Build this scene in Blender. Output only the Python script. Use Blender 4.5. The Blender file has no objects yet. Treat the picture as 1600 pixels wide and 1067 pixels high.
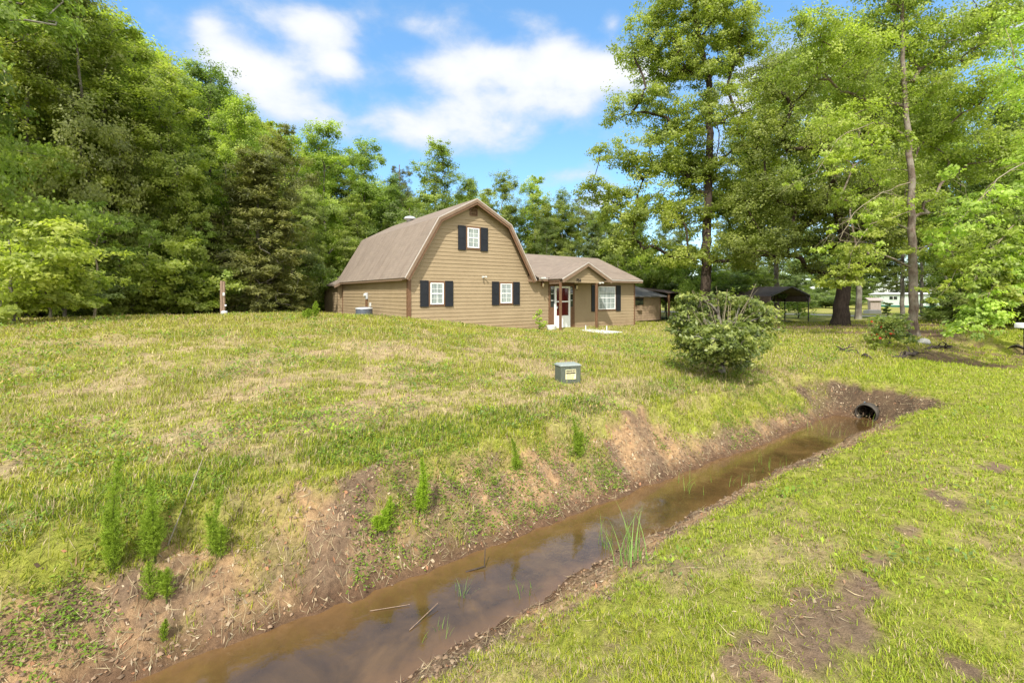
import bpy, math, random
import numpy as np
from mathutils import Vector, Matrix, noise as mnoise

R = math.radians
sc = bpy.context.scene
COL = sc.collection

# ------------------------------------------------------------------ camera
F = 711.0                    # focal length in px of the 1600 px wide photograph
HOR = 459.0                  # horizon row
cam_d = bpy.data.cameras.new('camera'); cam = bpy.data.objects.new('camera', cam_d); COL.objects.link(cam)
cam.location = (0, 0, 0); cam.rotation_euler = (R(90), 0, 0)
cam_d.sensor_width = 36; cam_d.lens = 36 * F / 1600
cam_d.shift_y = -(533.5 - HOR) / 1600
cam_d.clip_start = .05; cam_d.clip_end = 2000
sc.camera = cam

# ------------------------------------------------------------------ sky and sun
SUN = Vector((-.20, -.90, 1.0)).normalized()
world = bpy.data.worlds.new('World'); sc.world = world; world.use_nodes = True
W = world.node_tree; W.nodes.clear()


def wn(t, **k):
    n = W.nodes.new(t)
    for a, b in k.items():
        setattr(n, a, b)
    return n


def wmath(op, a, b=None, c=None):
    n = wn('ShaderNodeMath', operation=op)
    for i, v in enumerate((a, b, c)):
        if v is None:
            continue
        if isinstance(v, (int, float)):
            n.inputs[i].default_value = v
        else:
            W.links.new(v, n.inputs[i])
    return n.outputs[0]


sky = wn('ShaderNodeTexSky'); sky.sky_type = 'NISHITA'; sky.sun_disc = False
sky.sun_elevation = math.asin(SUN.z); sky.sun_rotation = math.atan2(SUN.x, SUN.y)
sky.air_density = 1.0; sky.dust_density = 0.3; sky.ozone_density = 2.5
tc = wn('ShaderNodeTexCoord'); sep = wn('ShaderNodeSeparateXYZ'); W.links.new(tc.outputs['Generated'], sep.inputs[0])
az = wmath('ARCTAN2', sep.outputs[0], sep.outputs[1])
el = wmath('ARCSINE', sep.outputs[2])
mp = wn('ShaderNodeMapping'); mp.inputs['Scale'].default_value = (1, 1, 1.7); W.links.new(tc.outputs['Generated'], mp.inputs[0])
n1 = wn('ShaderNodeTexNoise'); n1.inputs['Scale'].default_value = 8.5; n1.inputs['Detail'].default_value = 10; n1.inputs['Roughness'].default_value = .56
n1.inputs['Distortion'].default_value = .15
W.links.new(mp.outputs[0], n1.inputs[0])
n2 = wn('ShaderNodeTexNoise'); n2.inputs['Scale'].default_value = 1.7; n2.inputs['Detail'].default_value = 5; W.links.new(mp.outputs[0], n2.inputs[0])


def dirof(px, py):
    b = (px - 800) / F; z = (HOR - py) / F
    return math.atan(b), math.atan(z / math.sqrt(1 + b * b))


# clouds stand at fixed azimuth and elevation in the sky: (px, py, half width, half height, strength)
CL = [(400, 108, 70, 34, 1.0), (480, 38, 72, 30, .9), (525, 105, 36, 26, .85), (450, 160, 60, 34, .8), (350, 85, 34, 22, .75),
      (325, 45, 26, 15, .6), (700, 112, 70, 26, .8), (760, 95, 50, 26, .9), (820, 110, 60, 30, 1.0), (880, 92, 45, 28, 1.0), (940, 112, 50, 26, 1.0), (1010, 115, 50, 30, .95), (820, 160, 130, 34, .72),
      (620, 200, 110, 28, .68), (740, 208, 100, 24, .55), (955, 38, 20, 18, .55), (890, 278, 60, 16, .45), (1240, 140, 150, 60, .75), (1560, 45, 100, 40, .85),
      (1220, 300, 130, 60, .7), (80, 100, 150, 60, .5), (660, 45, 50, 9, .36), (940, 315, 40, 20, .6), (860, 40, 50, 6, .3)]
acc = None
for px, py, hw, hh, s in CL:
    a0, e0 = dirof(px, py); a1, _ = dirof(px + hw, py); _, e1 = dirof(px, py - hh)
    da = wmath('DIVIDE', wmath('SUBTRACT', az, a0), max(.02, abs(a1 - a0)))
    de = wmath('DIVIDE', wmath('SUBTRACT', el, e0), max(.02, abs(e1 - e0)))
    r2 = wmath('ADD', wmath('MULTIPLY', da, da), wmath('MULTIPLY', de, de))
    g = wmath('MULTIPLY', wmath('EXPONENT', wmath('MULTIPLY', r2, -.75)), s)
    acc = g if acc is None else wmath('SUBTRACT', wmath('ADD', acc, g), wmath('MULTIPLY', acc, g))
# out of view: big-noise clouds added behind and overhead to strengthen ambient light
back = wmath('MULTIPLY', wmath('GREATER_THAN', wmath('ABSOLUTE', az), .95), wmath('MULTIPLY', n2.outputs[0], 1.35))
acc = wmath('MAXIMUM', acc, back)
m = wmath('ADD', acc, wmath('MULTIPLY', wmath('SUBTRACT', n1.outputs[0], .5), 1.35))
mr = wn('ShaderNodeMapRange', interpolation_type='SMOOTHSTEP'); W.links.new(m, mr.inputs[0])
mr.inputs[1].default_value = .08; mr.inputs[2].default_value = .76; mr.inputs[3].default_value = 0; mr.inputs[4].default_value = .97
hs = wn('ShaderNodeHueSaturation'); hs.inputs['Saturation'].default_value = 1.18; hs.inputs['Value'].default_value = .84
W.links.new(sky.outputs[0], hs.inputs['Color'])
lift = wn('ShaderNodeMixRGB', blend_type='ADD'); lift.inputs[0].default_value = 1; lift.inputs[2].default_value = (.45, .95, 1.5, 1)
W.links.new(hs.outputs[0], lift.inputs[1])
mixc = wn('ShaderNodeMixRGB'); W.links.new(mr.outputs[0], mixc.inputs[0]); W.links.new(lift.outputs[0], mixc.inputs[1])
# cloud tone: bright tops, bluish grey thin parts
mr2 = wn('ShaderNodeMapRange'); W.links.new(m, mr2.inputs[0]); mr2.inputs[1].default_value = .30; mr2.inputs[2].default_value = 1.15
ccol = wn('ShaderNodeMixRGB'); W.links.new(mr2.outputs[0], ccol.inputs[0]); ccol.inputs[1].default_value = (3.1, 3.45, 4.1, 1); ccol.inputs[2].default_value = (5.0, 5.0, 5.0, 1)
cfill = wn('ShaderNodeMixRGB'); W.links.new(wmath('MINIMUM', back, 1.0), cfill.inputs[0]); W.links.new(ccol.outputs[0], cfill.inputs[1]); cfill.inputs[2].default_value = (12, 11.8, 11.6, 1)   # added unseen clouds turned extra bright as ambient fill
W.links.new(cfill.outputs[0], mixc.inputs[2])
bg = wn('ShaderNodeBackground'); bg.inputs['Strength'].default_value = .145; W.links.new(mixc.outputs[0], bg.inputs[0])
wo = wn('ShaderNodeOutputWorld'); W.links.new(bg.outputs[0], wo.inputs[0])

sun_d = bpy.data.lights.new('sun', 'SUN'); sun = bpy.data.objects.new('sun', sun_d); COL.objects.link(sun)
sun_d.energy = 4.2; sun_d.angle = R(1.5); sun_d.color = (1, .955, .87)
sun.rotation_euler = SUN.to_track_quat('Z', 'Y').to_euler()
sc.view_settings.view_transform = 'Standard'; sc.view_settings.look = 'None'; sc.view_settings.gamma = 1
sc.view_settings.exposure = .68
sc.cycles.max_bounces = 12; sc.cycles.diffuse_bounces = 9; sc.cycles.transmission_bounces = 9; sc.cycles.transparent_max_bounces = 8
sc.cycles.use_denoising = True

# ------------------------------------------------------------------ frames of reference
CA, SA = .8152, .5792        # the ditch, the road and the house front share one direction (u); v runs away from the road
ANG = math.atan2(SA, CA)


def w2(u, v):
    return CA * u - SA * v, SA * u + CA * v


def uvof(x, y):
    return CA * x + SA * y, -SA * x + CA * y


def rngf(seed):
    return np.random.default_rng(seed)


def sstep(a, b, x):
    t = np.clip((x - a) / (b - a), 0, 1)
    return t * t * (3 - 2 * t)


def vnoise(x, y, seed=0):
    x = np.asarray(x, float); y = np.asarray(y, float)
    xi = np.floor(x).astype(np.int64); yi = np.floor(y).astype(np.int64)
    xf = x - xi; yf = y - yi
    xf = xf * xf * (3 - 2 * xf); yf = yf * yf * (3 - 2 * yf)

    def h(a, b):
        n = (a * 374761393 + b * 668265263 + seed * 1274126177) & 0xffffffff
        n = ((n ^ (n >> 13)) * 1103515245) & 0xffffffff
        n = ((n ^ (n >> 16)) * 2246822519) & 0xffffffff
        return ((n ^ (n >> 15)) & 0xffffff) / float(0xffffff)
    return (h(xi, yi) * (1 - xf) + h(xi + 1, yi) * xf) * (1 - yf) + (h(xi, yi + 1) * (1 - xf) + h(xi + 1, yi + 1) * xf) * yf


def fbm(x, y, seed=0, o=4, g=.5):
    s = 0; a = 1; t = 0
    for i in range(o):
        s = s + a * vnoise(x * 2 ** i + 17.3 * i, y * 2 ** i - 9.1 * i, seed + i); t += a; a *= g
    return s / t


# ------------------------------------------------------------------ ground height and cover
WATER_Z = -2.35


def ditch_amount(u):
    e = .35 * (fbm(u * .0 + 3, u * 0, 5) - .5)
    first = 1 - sstep(10.15, 10.85, u)
    second = sstep(15.0, 16.6, u) * (1 - sstep(25.4, 26.4, u))
    return first, second


def height(u, v):
    u = np.asarray(u, float); v = np.asarray(v, float)
    x = CA * u - SA * v; y = SA * u + CA * v
    D = np.sqrt(x * x + y * y)
    B = np.interp(D, [18, 24, 30, 40, 80, 400], [-1.93, -2.03, -2.12, -2.35, -2.5, -2.5])
    C = -.80 - 1.17 * sstep(3, 16.5, u)
    C = C + (B - C) * sstep(17, 26, u)
    edge = -1.60 - .12 * sstep(1.0, -3.0, u) - .06 * sstep(6, 11, u)
    zf = edge + (C - edge) * sstep(2.4, 18.2, v)
    zf = zf + (B - .0 - zf) * sstep(19, 34, v) * np.where(u < 7, .55, 1)
    zf = zf + .07 * (fbm(u * .5, v * .5, 11, 3) - .5) * sstep(4.2, 6, v) + .035 * (fbm(u * 2.2, v * 2.2, 12, 3) - .5)
    # lawn on the road side
    zl = -1.655 + .03 * (fbm(u * .7, v * .7, 21, 3) - .5) + .02 * (fbm(u * 4, v * 4, 22, 2) - .5)
    zl = zl - .05 * sstep(1.0, 2.0, v)
    flat = zl + (zf - zl) * sstep(2.6, 5.2, v)
    # ditch cross-section
    wob = .30 * (fbm(u * .9, u * 0 + 1, 31, 4) - .5)
    wob2 = .22 * (fbm(u * 1.3, u * 0 + 7, 33, 4) - .5)
    side = v > 3.12
    vv = np.where(side, v - wob * np.clip((v - 3.12) / .9, 0, 1.2), v - wob2 * np.clip((3.12 - v) / .9, 0, 1.2) - .20 * sstep(.8, 4.0, u) * np.clip((3.12 - v) / .35, 0, 1))
    steep = .10 * (fbm(u * 1.1, u * 0 + 40, 35, 3) - .5)
    pv = [0.9, 1.50, 1.92, 2.38, 2.74, 3.1, 3.5, 3.68, 3.95, 4.20, 4.30, 4.85, 5.6]
    pz = [0, -.05, -.19, -.46, -.70, -.85, -.78, -.64, -.38, -.19, -.05, 0, 0]
    dz = np.interp(vv, pv, pz)
    rough = (fbm(u * 3.1, v * 3.1, 41, 5, .62) - .5) * .20 + (fbm(u * 13, v * 13, 43, 3, .6) - .5) * .07
    # gullies washed down the far bank
    gul = np.abs(fbm(u * 1.6 + v * .35, v * .35, 47, 3) - .5) * 2
    inside = sstep(0, -.12, dz) * sstep(-.84, -.6, dz)
    dz1 = dz + inside * (rough + .10 * (gul - .3) * side)
    first, second = ditch_amount(u + .45 * (fbm(v * 1.3 + 5, v * 0, 51, 3) - .5) * np.clip(np.abs(v - 3.1) / .35 - .4, 0, 1) + .07 * (fbm(u * 4, v * 4, 52, 3) - .5))
    # deeper under the level the near field was cut from
    base_d = np.where(side, (flat + 1.60) * sstep(4.7, 3.3, v), 0)
    z = flat + dz1 * first - base_d * first * .9
    dz2 = np.interp(v - .5 * (fbm(u * .6, u * 0 + 9, 61, 3) - .5), [.5, 1.6, 2.5, 3.2, 3.9, 5.2, 6.6], [0, -.18, -.5, -.62, -.5, -.2, 0])
    z = z + (dz2 + .08 * (fbm(u * 2, v * 2, 63, 4) - .5)) * second
    return z


BARE = [(1335, 925, .40, .10), (1290, 948, .45, .13), (1230, 1010, .32, .16), (1260, 975, .30, .12), (1490, 788, .30, .05), (1555, 733, .38, .06), (1420, 832, .22, .06),
        (1372, 874, .22, .05), (1180, 1040, .22, .10), (1340, 985, .18, .06), (1500, 1040, .2, .04), (1450, 770, .2, .04)]


def pxground(px, py, z):
    D = z * F / (HOR - py)
    return (px - 800) / F * D, D


def bare_patches(u, v):
    m_ = np.zeros(np.broadcast(u, v).shape)
    for px, py, a, b in BARE:
        x, y = pxground(px, py, -1.66); cu, cv = uvof(x, y)
        n = 1.9 * (fbm(u * 6, v * 6, 71, 4, .6) - .5)
        d = ((u - cu) / (a * .62)) ** 2 + ((v - cv) / (b * 1.7)) ** 2
        m_ = np.maximum(m_, sstep(1.15, .45, d + n) * .93)
    return m_


def cover(u, v):
    """returns soil (0..1), grass density (0..1), dryness (0..1) at a place"""
    u = np.asarray(u, float); v = np.asarray(v, float)
    first, second = ditch_amount(u)
    wob = .30 * (fbm(u * .9, u * 0 + 1, 31, 4) - .5)
    n = fbm(u * 1.5, v * 1.5, 81, 4)
    nn = fbm(u * 5, v * 5, 82, 3)
    edge_far = 4.16 + wob + .85 * (fbm(u * 1.2, v * 1.2, 83, 4) - .5) + .45 * (nn - .5) - .75 * sstep(5.2, 8.0, u) - .25 * sstep(0, -2.5, u)
    edge_near = 2.02 + .16 * sstep(.8, 4, u) + .45 * (fbm(u * 1.6, v * 1.6, 84, 4) - .5) + .25 * (nn - .5)
    indit = sstep(edge_near - .06, edge_near + .16, v) * sstep(edge_far + .12, edge_far - .12, v) * first
    indit = np.maximum(indit, sstep(2.25, 2.5, v) * sstep(3.95, 3.7, v) * first)
    hollow = sstep(-1.79, -1.87, height(u, v) + .16 * (nn - .5)) * sstep(9.6, 9.9, u) * sstep(12.2, 11.8, u) * sstep(1.5, 1.8, v) * sstep(4.3, 4.1, v)
    soil = np.maximum(indit, hollow)
    tufty = sstep(.50, .62, fbm(u * 3.2, v * 3.2, 89, 4, .6))
    hang = sstep(3.5, 4.2, v) * .55 * sstep(.5, .6, fbm(u * 1.9, v * 1.2, 90, 4))
    soil = soil * (1 - tufty * .38 * (v < 2.5)) * (1 - hang)
    s2 = second * sstep(1.8, 2.6, v) * sstep(5.2, 4.2, v) * sstep(.38, .58, n * .5 + nn * .5)
    soil = np.maximum(soil, s2 * .9)
    soil = np.maximum(soil, bare_patches(u, v) * (v < 2.4))
    x = CA * u - SA * v; y = SA * u + CA * v
    under = np.exp(-(((x - 19.5) / 7.5) ** 2 + ((y - 27.0) / 4.2) ** 2)) * 1.2
    under2 = .85 * np.exp(-(((x - 17.5) / 5.5) ** 2 + ((y - 20.5) / 2.0) ** 2))
    soil = np.maximum(soil, np.clip((np.maximum(under, under2) - .35 + .7 * (fbm(u * .7, v * .7, 85, 4) - .5)) * 2.4, 0, .92))
    field = sstep(3.9, 4.6, v)
    patch = fbm(u * 1.25, v * 1.5, 86, 6, .72)
    thin = sstep(.44, .60, patch) * field * sstep(12.5, 8.5, u)
    lush = np.exp(-((v - 4.75) / .55) ** 2) * sstep(8.5, 5.5, u)      # strip along the top of the bank
    dens = (1 - soil) * (1 - .68 * thin) * (.45 + 1.0 * nn)
    dens = dens * np.where(field > .5, .82, 1.12) + .40 * lush * (1 - soil)
    dens = np.clip(dens, 0, 1.3)
    lawn_good = (1 - field) * sstep(2.5, 6, u)
    lawn_thin = (1 - field) * sstep(.46, .62, fbm(u * 1.6, v * 1.6, 87, 5, .62)) * sstep(2.4, .2, np.abs(v - 1.2)) * sstep(9, 3, u)
    dens = dens * (1 - .55 * lawn_thin)
    dry = np.clip(.35 * field + .95 * thin + .55 * lawn_thin - .7 * lush + .8 * (fbm(u * .35, v * .35, 88, 3) - .5) * field, 0, 1)
    dens = dens * (1 - second * sstep(1.6, 2.4, v) * sstep(5.5, 4.5, v) * .4)
    return soil, dens, dry


def hz(u, v):
    return float(height(np.array([u]), np.array([v]))[0])


def gxy(x, y):
    u, v = uvof(x, y)
    return hz(u, v)


def ground_at(px, py):
    """first place where the line of sight through a photo pixel meets the ground"""
    D = np.linspace(1.2, 60, 3000); x = (px - 800) / F * D; z = (HOR - py) / F * D
    h = height(CA * x + SA * D, -SA * x + CA * D); i = int(np.argmax(h >= z)); return x[i], D[i], float(h[i])


# ------------------------------------------------------------------ object helpers
def tag(o, label=None, cat=None, group=None, kind=None):
    if label: o['label'] = label
    if cat: o['category'] = cat
    if group: o['group'] = group
    if kind: o['kind'] = kind
    return o


def empty(name, loc, rz=0):
    o = bpy.data.objects.new(name, None); COL.objects.link(o)
    o.location = loc; o.rotation_euler = (0, 0, rz); o.empty_display_size = .2
    return o


def meshobj(name, verts, faces, mats, parent=None, fmat=None, smooth=False):
    me = bpy.data.meshes.new(name); me.from_pydata([tuple(v) for v in verts], [], faces)
    for m_ in (mats if isinstance(mats, (list, tuple)) else [mats]):
        me.materials.append(m_)
    if fmat is not None:
        me.polygons.foreach_set('material_index', fmat)
    if smooth:
        me.polygons.foreach_set('use_smooth', [True] * len(me.polygons))
    me.update()
    o = bpy.data.objects.new(name, me); COL.objects.link(o)
    if parent is not None:
        o.parent = parent
    return o


def npmesh(name, V, tris=None, quads=None, smooth=False):
    """mesh data from numpy arrays"""
    me = bpy.data.meshes.new(name)
    V = np.asarray(V, np.float32)
    me.vertices.add(len(V)); me.vertices.foreach_set('co', V.ravel())
    loops = []; starts = []; tot = []; pos = 0
    if quads is not None and len(quads):
        q = np.asarray(quads, np.int32); loops.append(q.ravel()); starts.append(np.arange(len(q)) * 4 + pos); tot.append(np.full(len(q), 4)); pos += q.size
    if tris is not None and len(tris):
        t = np.asarray(tris, np.int32); loops.append(t.ravel()); starts.append(np.arange(len(t)) * 3 + pos); tot.append(np.full(len(t), 3)); pos += t.size
    L = np.concatenate(loops).astype(np.int32); S = np.concatenate(starts).astype(np.int32); T = np.concatenate(tot).astype(np.int32)
    me.loops.add(len(L)); me.loops.foreach_set('vertex_index', L)
    me.polygons.add(len(S)); me.polygons.foreach_set('loop_start', S); me.polygons.foreach_set('loop_total', T)
    if smooth:
        me.polygons.foreach_set('use_smooth', np.ones(len(S), bool))
    me.update(calc_edges=True)
    return me


def setcol(me, C):
    a = me.color_attributes.new('Col', 'FLOAT_COLOR', 'POINT')
    C4 = np.ones((len(C), 4), np.float32); C4[:, :3] = C
    a.data.foreach_set('color', C4.ravel())


def linkmesh(name, me, mat, parent=None, loc=None):
    if not me.materials:
        me.materials.append(mat)
    o = bpy.data.objects.new(name, me); COL.objects.link(o)
    if parent is not None: o.parent = parent
    if loc is not None: o.location = loc
    return o


class MB:
    def __init__(s): s.v = []; s.f = []

    def quad(s, a, b, c, d):
        n = len(s.v); s.v += [a, b, c, d]; s.f.append((n, n + 1, n + 2, n + 3)); return s

    def poly(s, pts):
        n = len(s.v); s.v += list(pts); s.f.append(tuple(range(n, n + len(pts)))); return s

    def box(s, x0, x1, y0, y1, z0, z1, b=0):
        n = len(s.v)
        s.v += [(x0, y0, z0), (x1, y0, z0), (x1, y1, z0), (x0, y1, z0), (x0, y0, z1), (x1, y0, z1), (x1, y1, z1), (x0, y1, z1)]
        s.f += [(n, n + 3, n + 2, n + 1), (n + 4, n + 5, n + 6, n + 7), (n, n + 1, n + 5, n + 4), (n + 1, n + 2, n + 6, n + 5), (n + 2, n + 3, n + 7, n + 6), (n + 3, n, n + 4, n + 7)]
        return s

    def prism(s, base, vec):
        """closed prism: polygon pushed along a vector"""
        n = len(s.v); k = len(base); vec = Vector(vec)
        s.v += [tuple(p) for p in base] + [tuple(Vector(p) + vec) for p in base]
        s.f.append(tuple(range(n + k - 1, n - 1, -1))); s.f.append(tuple(range(n + k, n + 2 * k)))
        for i in range(k):
            j = (i + 1) % k; s.f.append((n + i, n + j, n + k + j, n + k + i))
        return s

    def beam(s, a, b, w, h, up=(0, 0, 1)):
        """box between two points, w across, h along up"""
        a = Vector(a); b = Vector(b); d = (b - a).normalized(); up = Vector(up)
        sd = d.cross(up)
        if sd.length < 1e-4: sd = d.cross(Vector((0, 1, 0)))
        sd.normalize(); u2 = sd.cross(d).normalized()
        q = [a - sd * w / 2 - u2 * h / 2, a + sd * w / 2 - u2 * h / 2, a + sd * w / 2 + u2 * h / 2, a - sd * w / 2 + u2 * h / 2]
        return s.prism(q, b - a)

    def tube(s, pts, rad, n=10, cap=True):
        pts = [Vector(p) for p in pts]
        if not hasattr(rad, '__len__'): rad = [rad] * len(pts)
        base = len(s.v)
        for i, p in enumerate(pts):
            d = (pts[min(i + 1, len(pts) - 1)] - pts[max(i - 1, 0)]).normalized()
            a = d.cross(Vector((0, 0, 1)))
            if a.length < .05: a = d.cross(Vector((0, 1, 0)))
            a.normalize(); b = d.cross(a)
            for k in range(n):
                t = 2 * math.pi * k / n
                s.v.append(tuple(p + (a * math.cos(t) + b * math.sin(t)) * rad[i]))
        for i in range(len(pts) - 1):
            for k in range(n):
                k2 = (k + 1) % n
                s.f.append((base + i * n + k, base + i * n + k2, base + (i + 1) * n + k2, base + (i + 1) * n + k))
        if cap:
            s.f.append(tuple(base + k for k in range(n - 1, -1, -1))); s.f.append(tuple(base + (len(pts) - 1) * n + k for k in range(n)))
        return s

    def lathe(s, prof, cx=0, cy=0, n=20):
        base = len(s.v)
        for r, z in prof:
            for k in range(n):
                t = 2 * math.pi * k / n; s.v.append((cx + r * math.cos(t), cy + r * math.sin(t), z))
        for i in range(len(prof) - 1):
            for k in range(n):
                k2 = (k + 1) % n; s.f.append((base + i * n + k, base + i * n + k2, base + (i + 1) * n + k2, base + (i + 1) * n + k))
        s.f.append(tuple(base + k for k in range(n - 1, -1, -1))); s.f.append(tuple(base + (len(prof) - 1) * n + k for k in range(n)))
        return s

    def build(s, name, mat, parent=None, bevel=0, smooth=False):
        o = meshobj(name, s.v, s.f, mat, parent, smooth=smooth)
        if bevel:
            m_ = o.modifiers.new('bevel', 'BEVEL'); m_.width = bevel; m_.segments = 2; m_.limit_method = 'ANGLE'
        return o


# ------------------------------------------------------------------ materials
class Mat:
    def __init__(s, name):
        s.m = bpy.data.materials.new(name); s.m.use_nodes = True; s.t = s.m.node_tree; s.t.nodes.clear()
        s.out = s.n('ShaderNodeOutputMaterial'); s.b = s.n('ShaderNodeBsdfPrincipled'); s.l(s.b.outputs[0], s.out.inputs[0])

    def n(s, t, **k):
        n = s.t.nodes.new(t)
        for a, b in k.items(): setattr(n, a, b)
        return n

    def l(s, a, b): s.t.links.new(a, b)

    def noise(s, scale, detail=4, rough=.5, coord='Object', stretch=None, dist=0):
        tc_ = s.n('ShaderNodeTexCoord'); src = tc_.outputs[coord]
        if coord == 'World':
            src = s.n('ShaderNodeNewGeometry').outputs['Position']
        if stretch:
            mp_ = s.n('ShaderNodeMapping'); mp_.inputs['Scale'].default_value = stretch; s.l(src, mp_.inputs[0]); src = mp_.outputs[0]
        n = s.n('ShaderNodeTexNoise'); n.inputs['Scale'].default_value = scale; n.inputs['Detail'].default_value = detail; n.inputs['Roughness'].default_value = rough
        n.inputs['Distortion'].default_value = dist
        s.l(src, n.inputs[0]); return n.outputs[0]

    def ramp(s, fac, stops):
        r = s.n('ShaderNodeValToRGB'); e = r.color_ramp.elements
        while len(e) < len(stops): e.new(.5)
        for i, (p, c) in enumerate(stops):
            e[i].position = p; e[i].color = (*c, 1)
        s.l(fac, r.inputs[0]); return r.outputs[0]

    def mix(s, fac, a, b, mode='MIX'):
        m_ = s.n('ShaderNodeMixRGB', blend_type=mode)
        for i, v in ((0, fac), (1, a), (2, b)):
            if isinstance(v, (int, float)): m_.inputs[i].default_value = v
            elif isinstance(v, tuple): m_.inputs[i].default_value = (*v, 1)
            else: s.l(v, m_.inputs[i])
        return m_.outputs[0]

    def bump(s, fac, strength=.3, dist=.01):
        b = s.n('ShaderNodeBump'); b.inputs['Strength'].default_value = strength; b.inputs['Distance'].default_value = dist
        s.l(fac, b.inputs['Height']); s.l(b.outputs[0], s.b.inputs['Normal'])

    def col(s, c):
        if isinstance(c, tuple): s.b.inputs['Base Color'].default_value = (*c, 1)
        else: s.l(c, s.b.inputs['Base Color'])
        return s

    def rs(s, r, spec=.3, metal=0):
        s.b.inputs['Roughness'].default_value = r; s.b.inputs['Specular IOR Level'].default_value = spec; s.b.inputs['Metallic'].default_value = metal
        return s


def simple(name, c, rough=.6, spec=.3, metal=0, var=.15, scale=6, stretch=None, bump=0):
    m_ = Mat(name); n = m_.noise(scale, 5, .6, stretch=stretch)
    lo = tuple(x * (1 - var) for x in c); hi = tuple(min(1, x * (1 + var)) for x in c)
    m_.col(m_.ramp(n, [(.3, lo), (.7, hi)])).rs(rough, spec, metal)
    if bump: m_.bump(n, bump)
    return m_.m


def siding_mat():
    m_ = Mat('painted_siding')
    n1_ = m_.noise(1.2, 5, .6); n2_ = m_.noise(9, 6, .65, stretch=(.6, .6, 7))
    base = m_.ramp(n1_, [(.3, (.270, .202, .120)), (.7, (.335, .255, .156))])
    c = m_.mix(.35, base, m_.ramp(n2_, [(.3, (.185, .135, .080)), (.6, (.335, .255, .156))]))
    # dirt splashed up from the ground
    g = m_.n('ShaderNodeNewGeometry'); sp = m_.n('ShaderNodeSeparateXYZ'); m_.l(g.outputs['Position'], sp.inputs[0])
    mr_ = m_.n('ShaderNodeMapRange'); m_.l(sp.outputs[2], mr_.inputs[0]); mr_.inputs[1].default_value = -1.45; mr_.inputs[2].default_value = -2.1
    mm = m_.n('ShaderNodeMath', operation='MULTIPLY'); m_.l(mr_.outputs[0], mm.inputs[0]); m_.l(m_.ramp(m_.noise(3, 6, .7), [(.35, (0, 0, 0)), (.65, (.7, .7, .7))]), mm.inputs[1])
    c = m_.mix(mm.outputs[0], c, (.22, .13, .075))
    m_.col(c).rs(.62, .25); m_.bump(n2_, .15, .004)
    return m_.m


def shingle_mat(name='roof_shingles', tone=(.212, .172, .138)):
    m_ = Mat(name)
    tc_ = m_.n('ShaderNodeUVMap'); br = m_.n('ShaderNodeTexBrick')
    m_.l(tc_.outputs[0], br.inputs[0]); br.inputs['Scale'].default_value = 1
    br.inputs['Brick Width'].default_value = .31; br.inputs['Row Height'].default_value = .14; br.inputs['Mortar Size'].default_value = .006; br.inputs['Bias'].default_value = -.1
    t = tone
    br.inputs['Color1'].default_value = (t[0] * 1.14, t[1] * 1.1, t[2] * 1.05, 1); br.inputs['Color2'].default_value = (t[0] * .8, t[1] * .78, t[2] * .78, 1)
    br.inputs['Mortar'].default_value = (t[0] * .5, t[1] * .5, t[2] * .5, 1)
    n = m_.noise(.9, 5, .6); n3 = m_.noise(60, 3, .6)
    c = m_.mix(.5, br.outputs[0], m_.ramp(n, [(.3, tuple(x * .74 for x in t)), (.7, tuple(x * 1.25 for x in t))]))
    c = m_.mix(.25, c, m_.ramp(n3, [(.3, tuple(x * .6 for x in t)), (.7, tuple(x * 1.4 for x in t))]))
    st = m_.noise(1.1, 5, .6, stretch=(1, 6, .4))
    c = m_.mix(m_.ramp(st, [(.5, (0, 0, 0)), (.72, (.6, .6, .6))]), c, (.125, .09, .07))
    m_.col(c).rs(.9, .15); m_.bump(br.outputs[1], -.5, .012)
    return m_.m


def leaf_mat(name, c1, c2, c3, trans=.48, gloss=.5):
    """per-leaf colour from the 'Col' attribute's red channel, plus per-tree tint"""
    m_ = Mat(name)
    at = m_.n('ShaderNodeAttribute'); at.attribute_name = 'Col'
    sp = m_.n('ShaderNodeSeparateColor'); m_.l(at.outputs['Color'], sp.inputs[0])
    oi = m_.n('ShaderNodeObjectInfo')
    c = m_.ramp(sp.outputs[0], [(.0, c1), (.5, c2), (1.0, c3)])
    hs_ = m_.n('ShaderNodeHueSaturation'); m_.l(c, hs_.inputs['Color']); hs_.inputs['Saturation'].default_value = .90
    mr_ = m_.n('ShaderNodeMapRange'); m_.l(oi.outputs['Random'], mr_.inputs[0]); mr_.inputs[3].default_value = .487; mr_.inputs[4].default_value = .512
    m_.l(mr_.outputs[0], hs_.inputs['Hue'])
    mv = m_.n('ShaderNodeMapRange'); m_.l(oi.outputs['Random'], mv.inputs[0]); mv.inputs[3].default_value = .82; mv.inputs[4].default_value = 1.2
    m_.l(mv.outputs[0], hs_.inputs['Value'])
    c = hs_.outputs[0]
    m_.col(c).rs(gloss, .35)
    tr = m_.n('ShaderNodeBsdfTranslucent'); tcol = m_.mix(1.0, c, (1.7, 1.9, .8), 'MULTIPLY'); m_.l(tcol, tr.inputs[0])
    mx = m_.n('ShaderNodeMixShader'); mx.inputs[0].default_value = trans; m_.l(m_.b.outputs[0], mx.inputs[1]); m_.l(tr.outputs[0], mx.inputs[2]); m_.l(mx.outputs[0], m_.out.inputs[0])
    return m_.m


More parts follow.
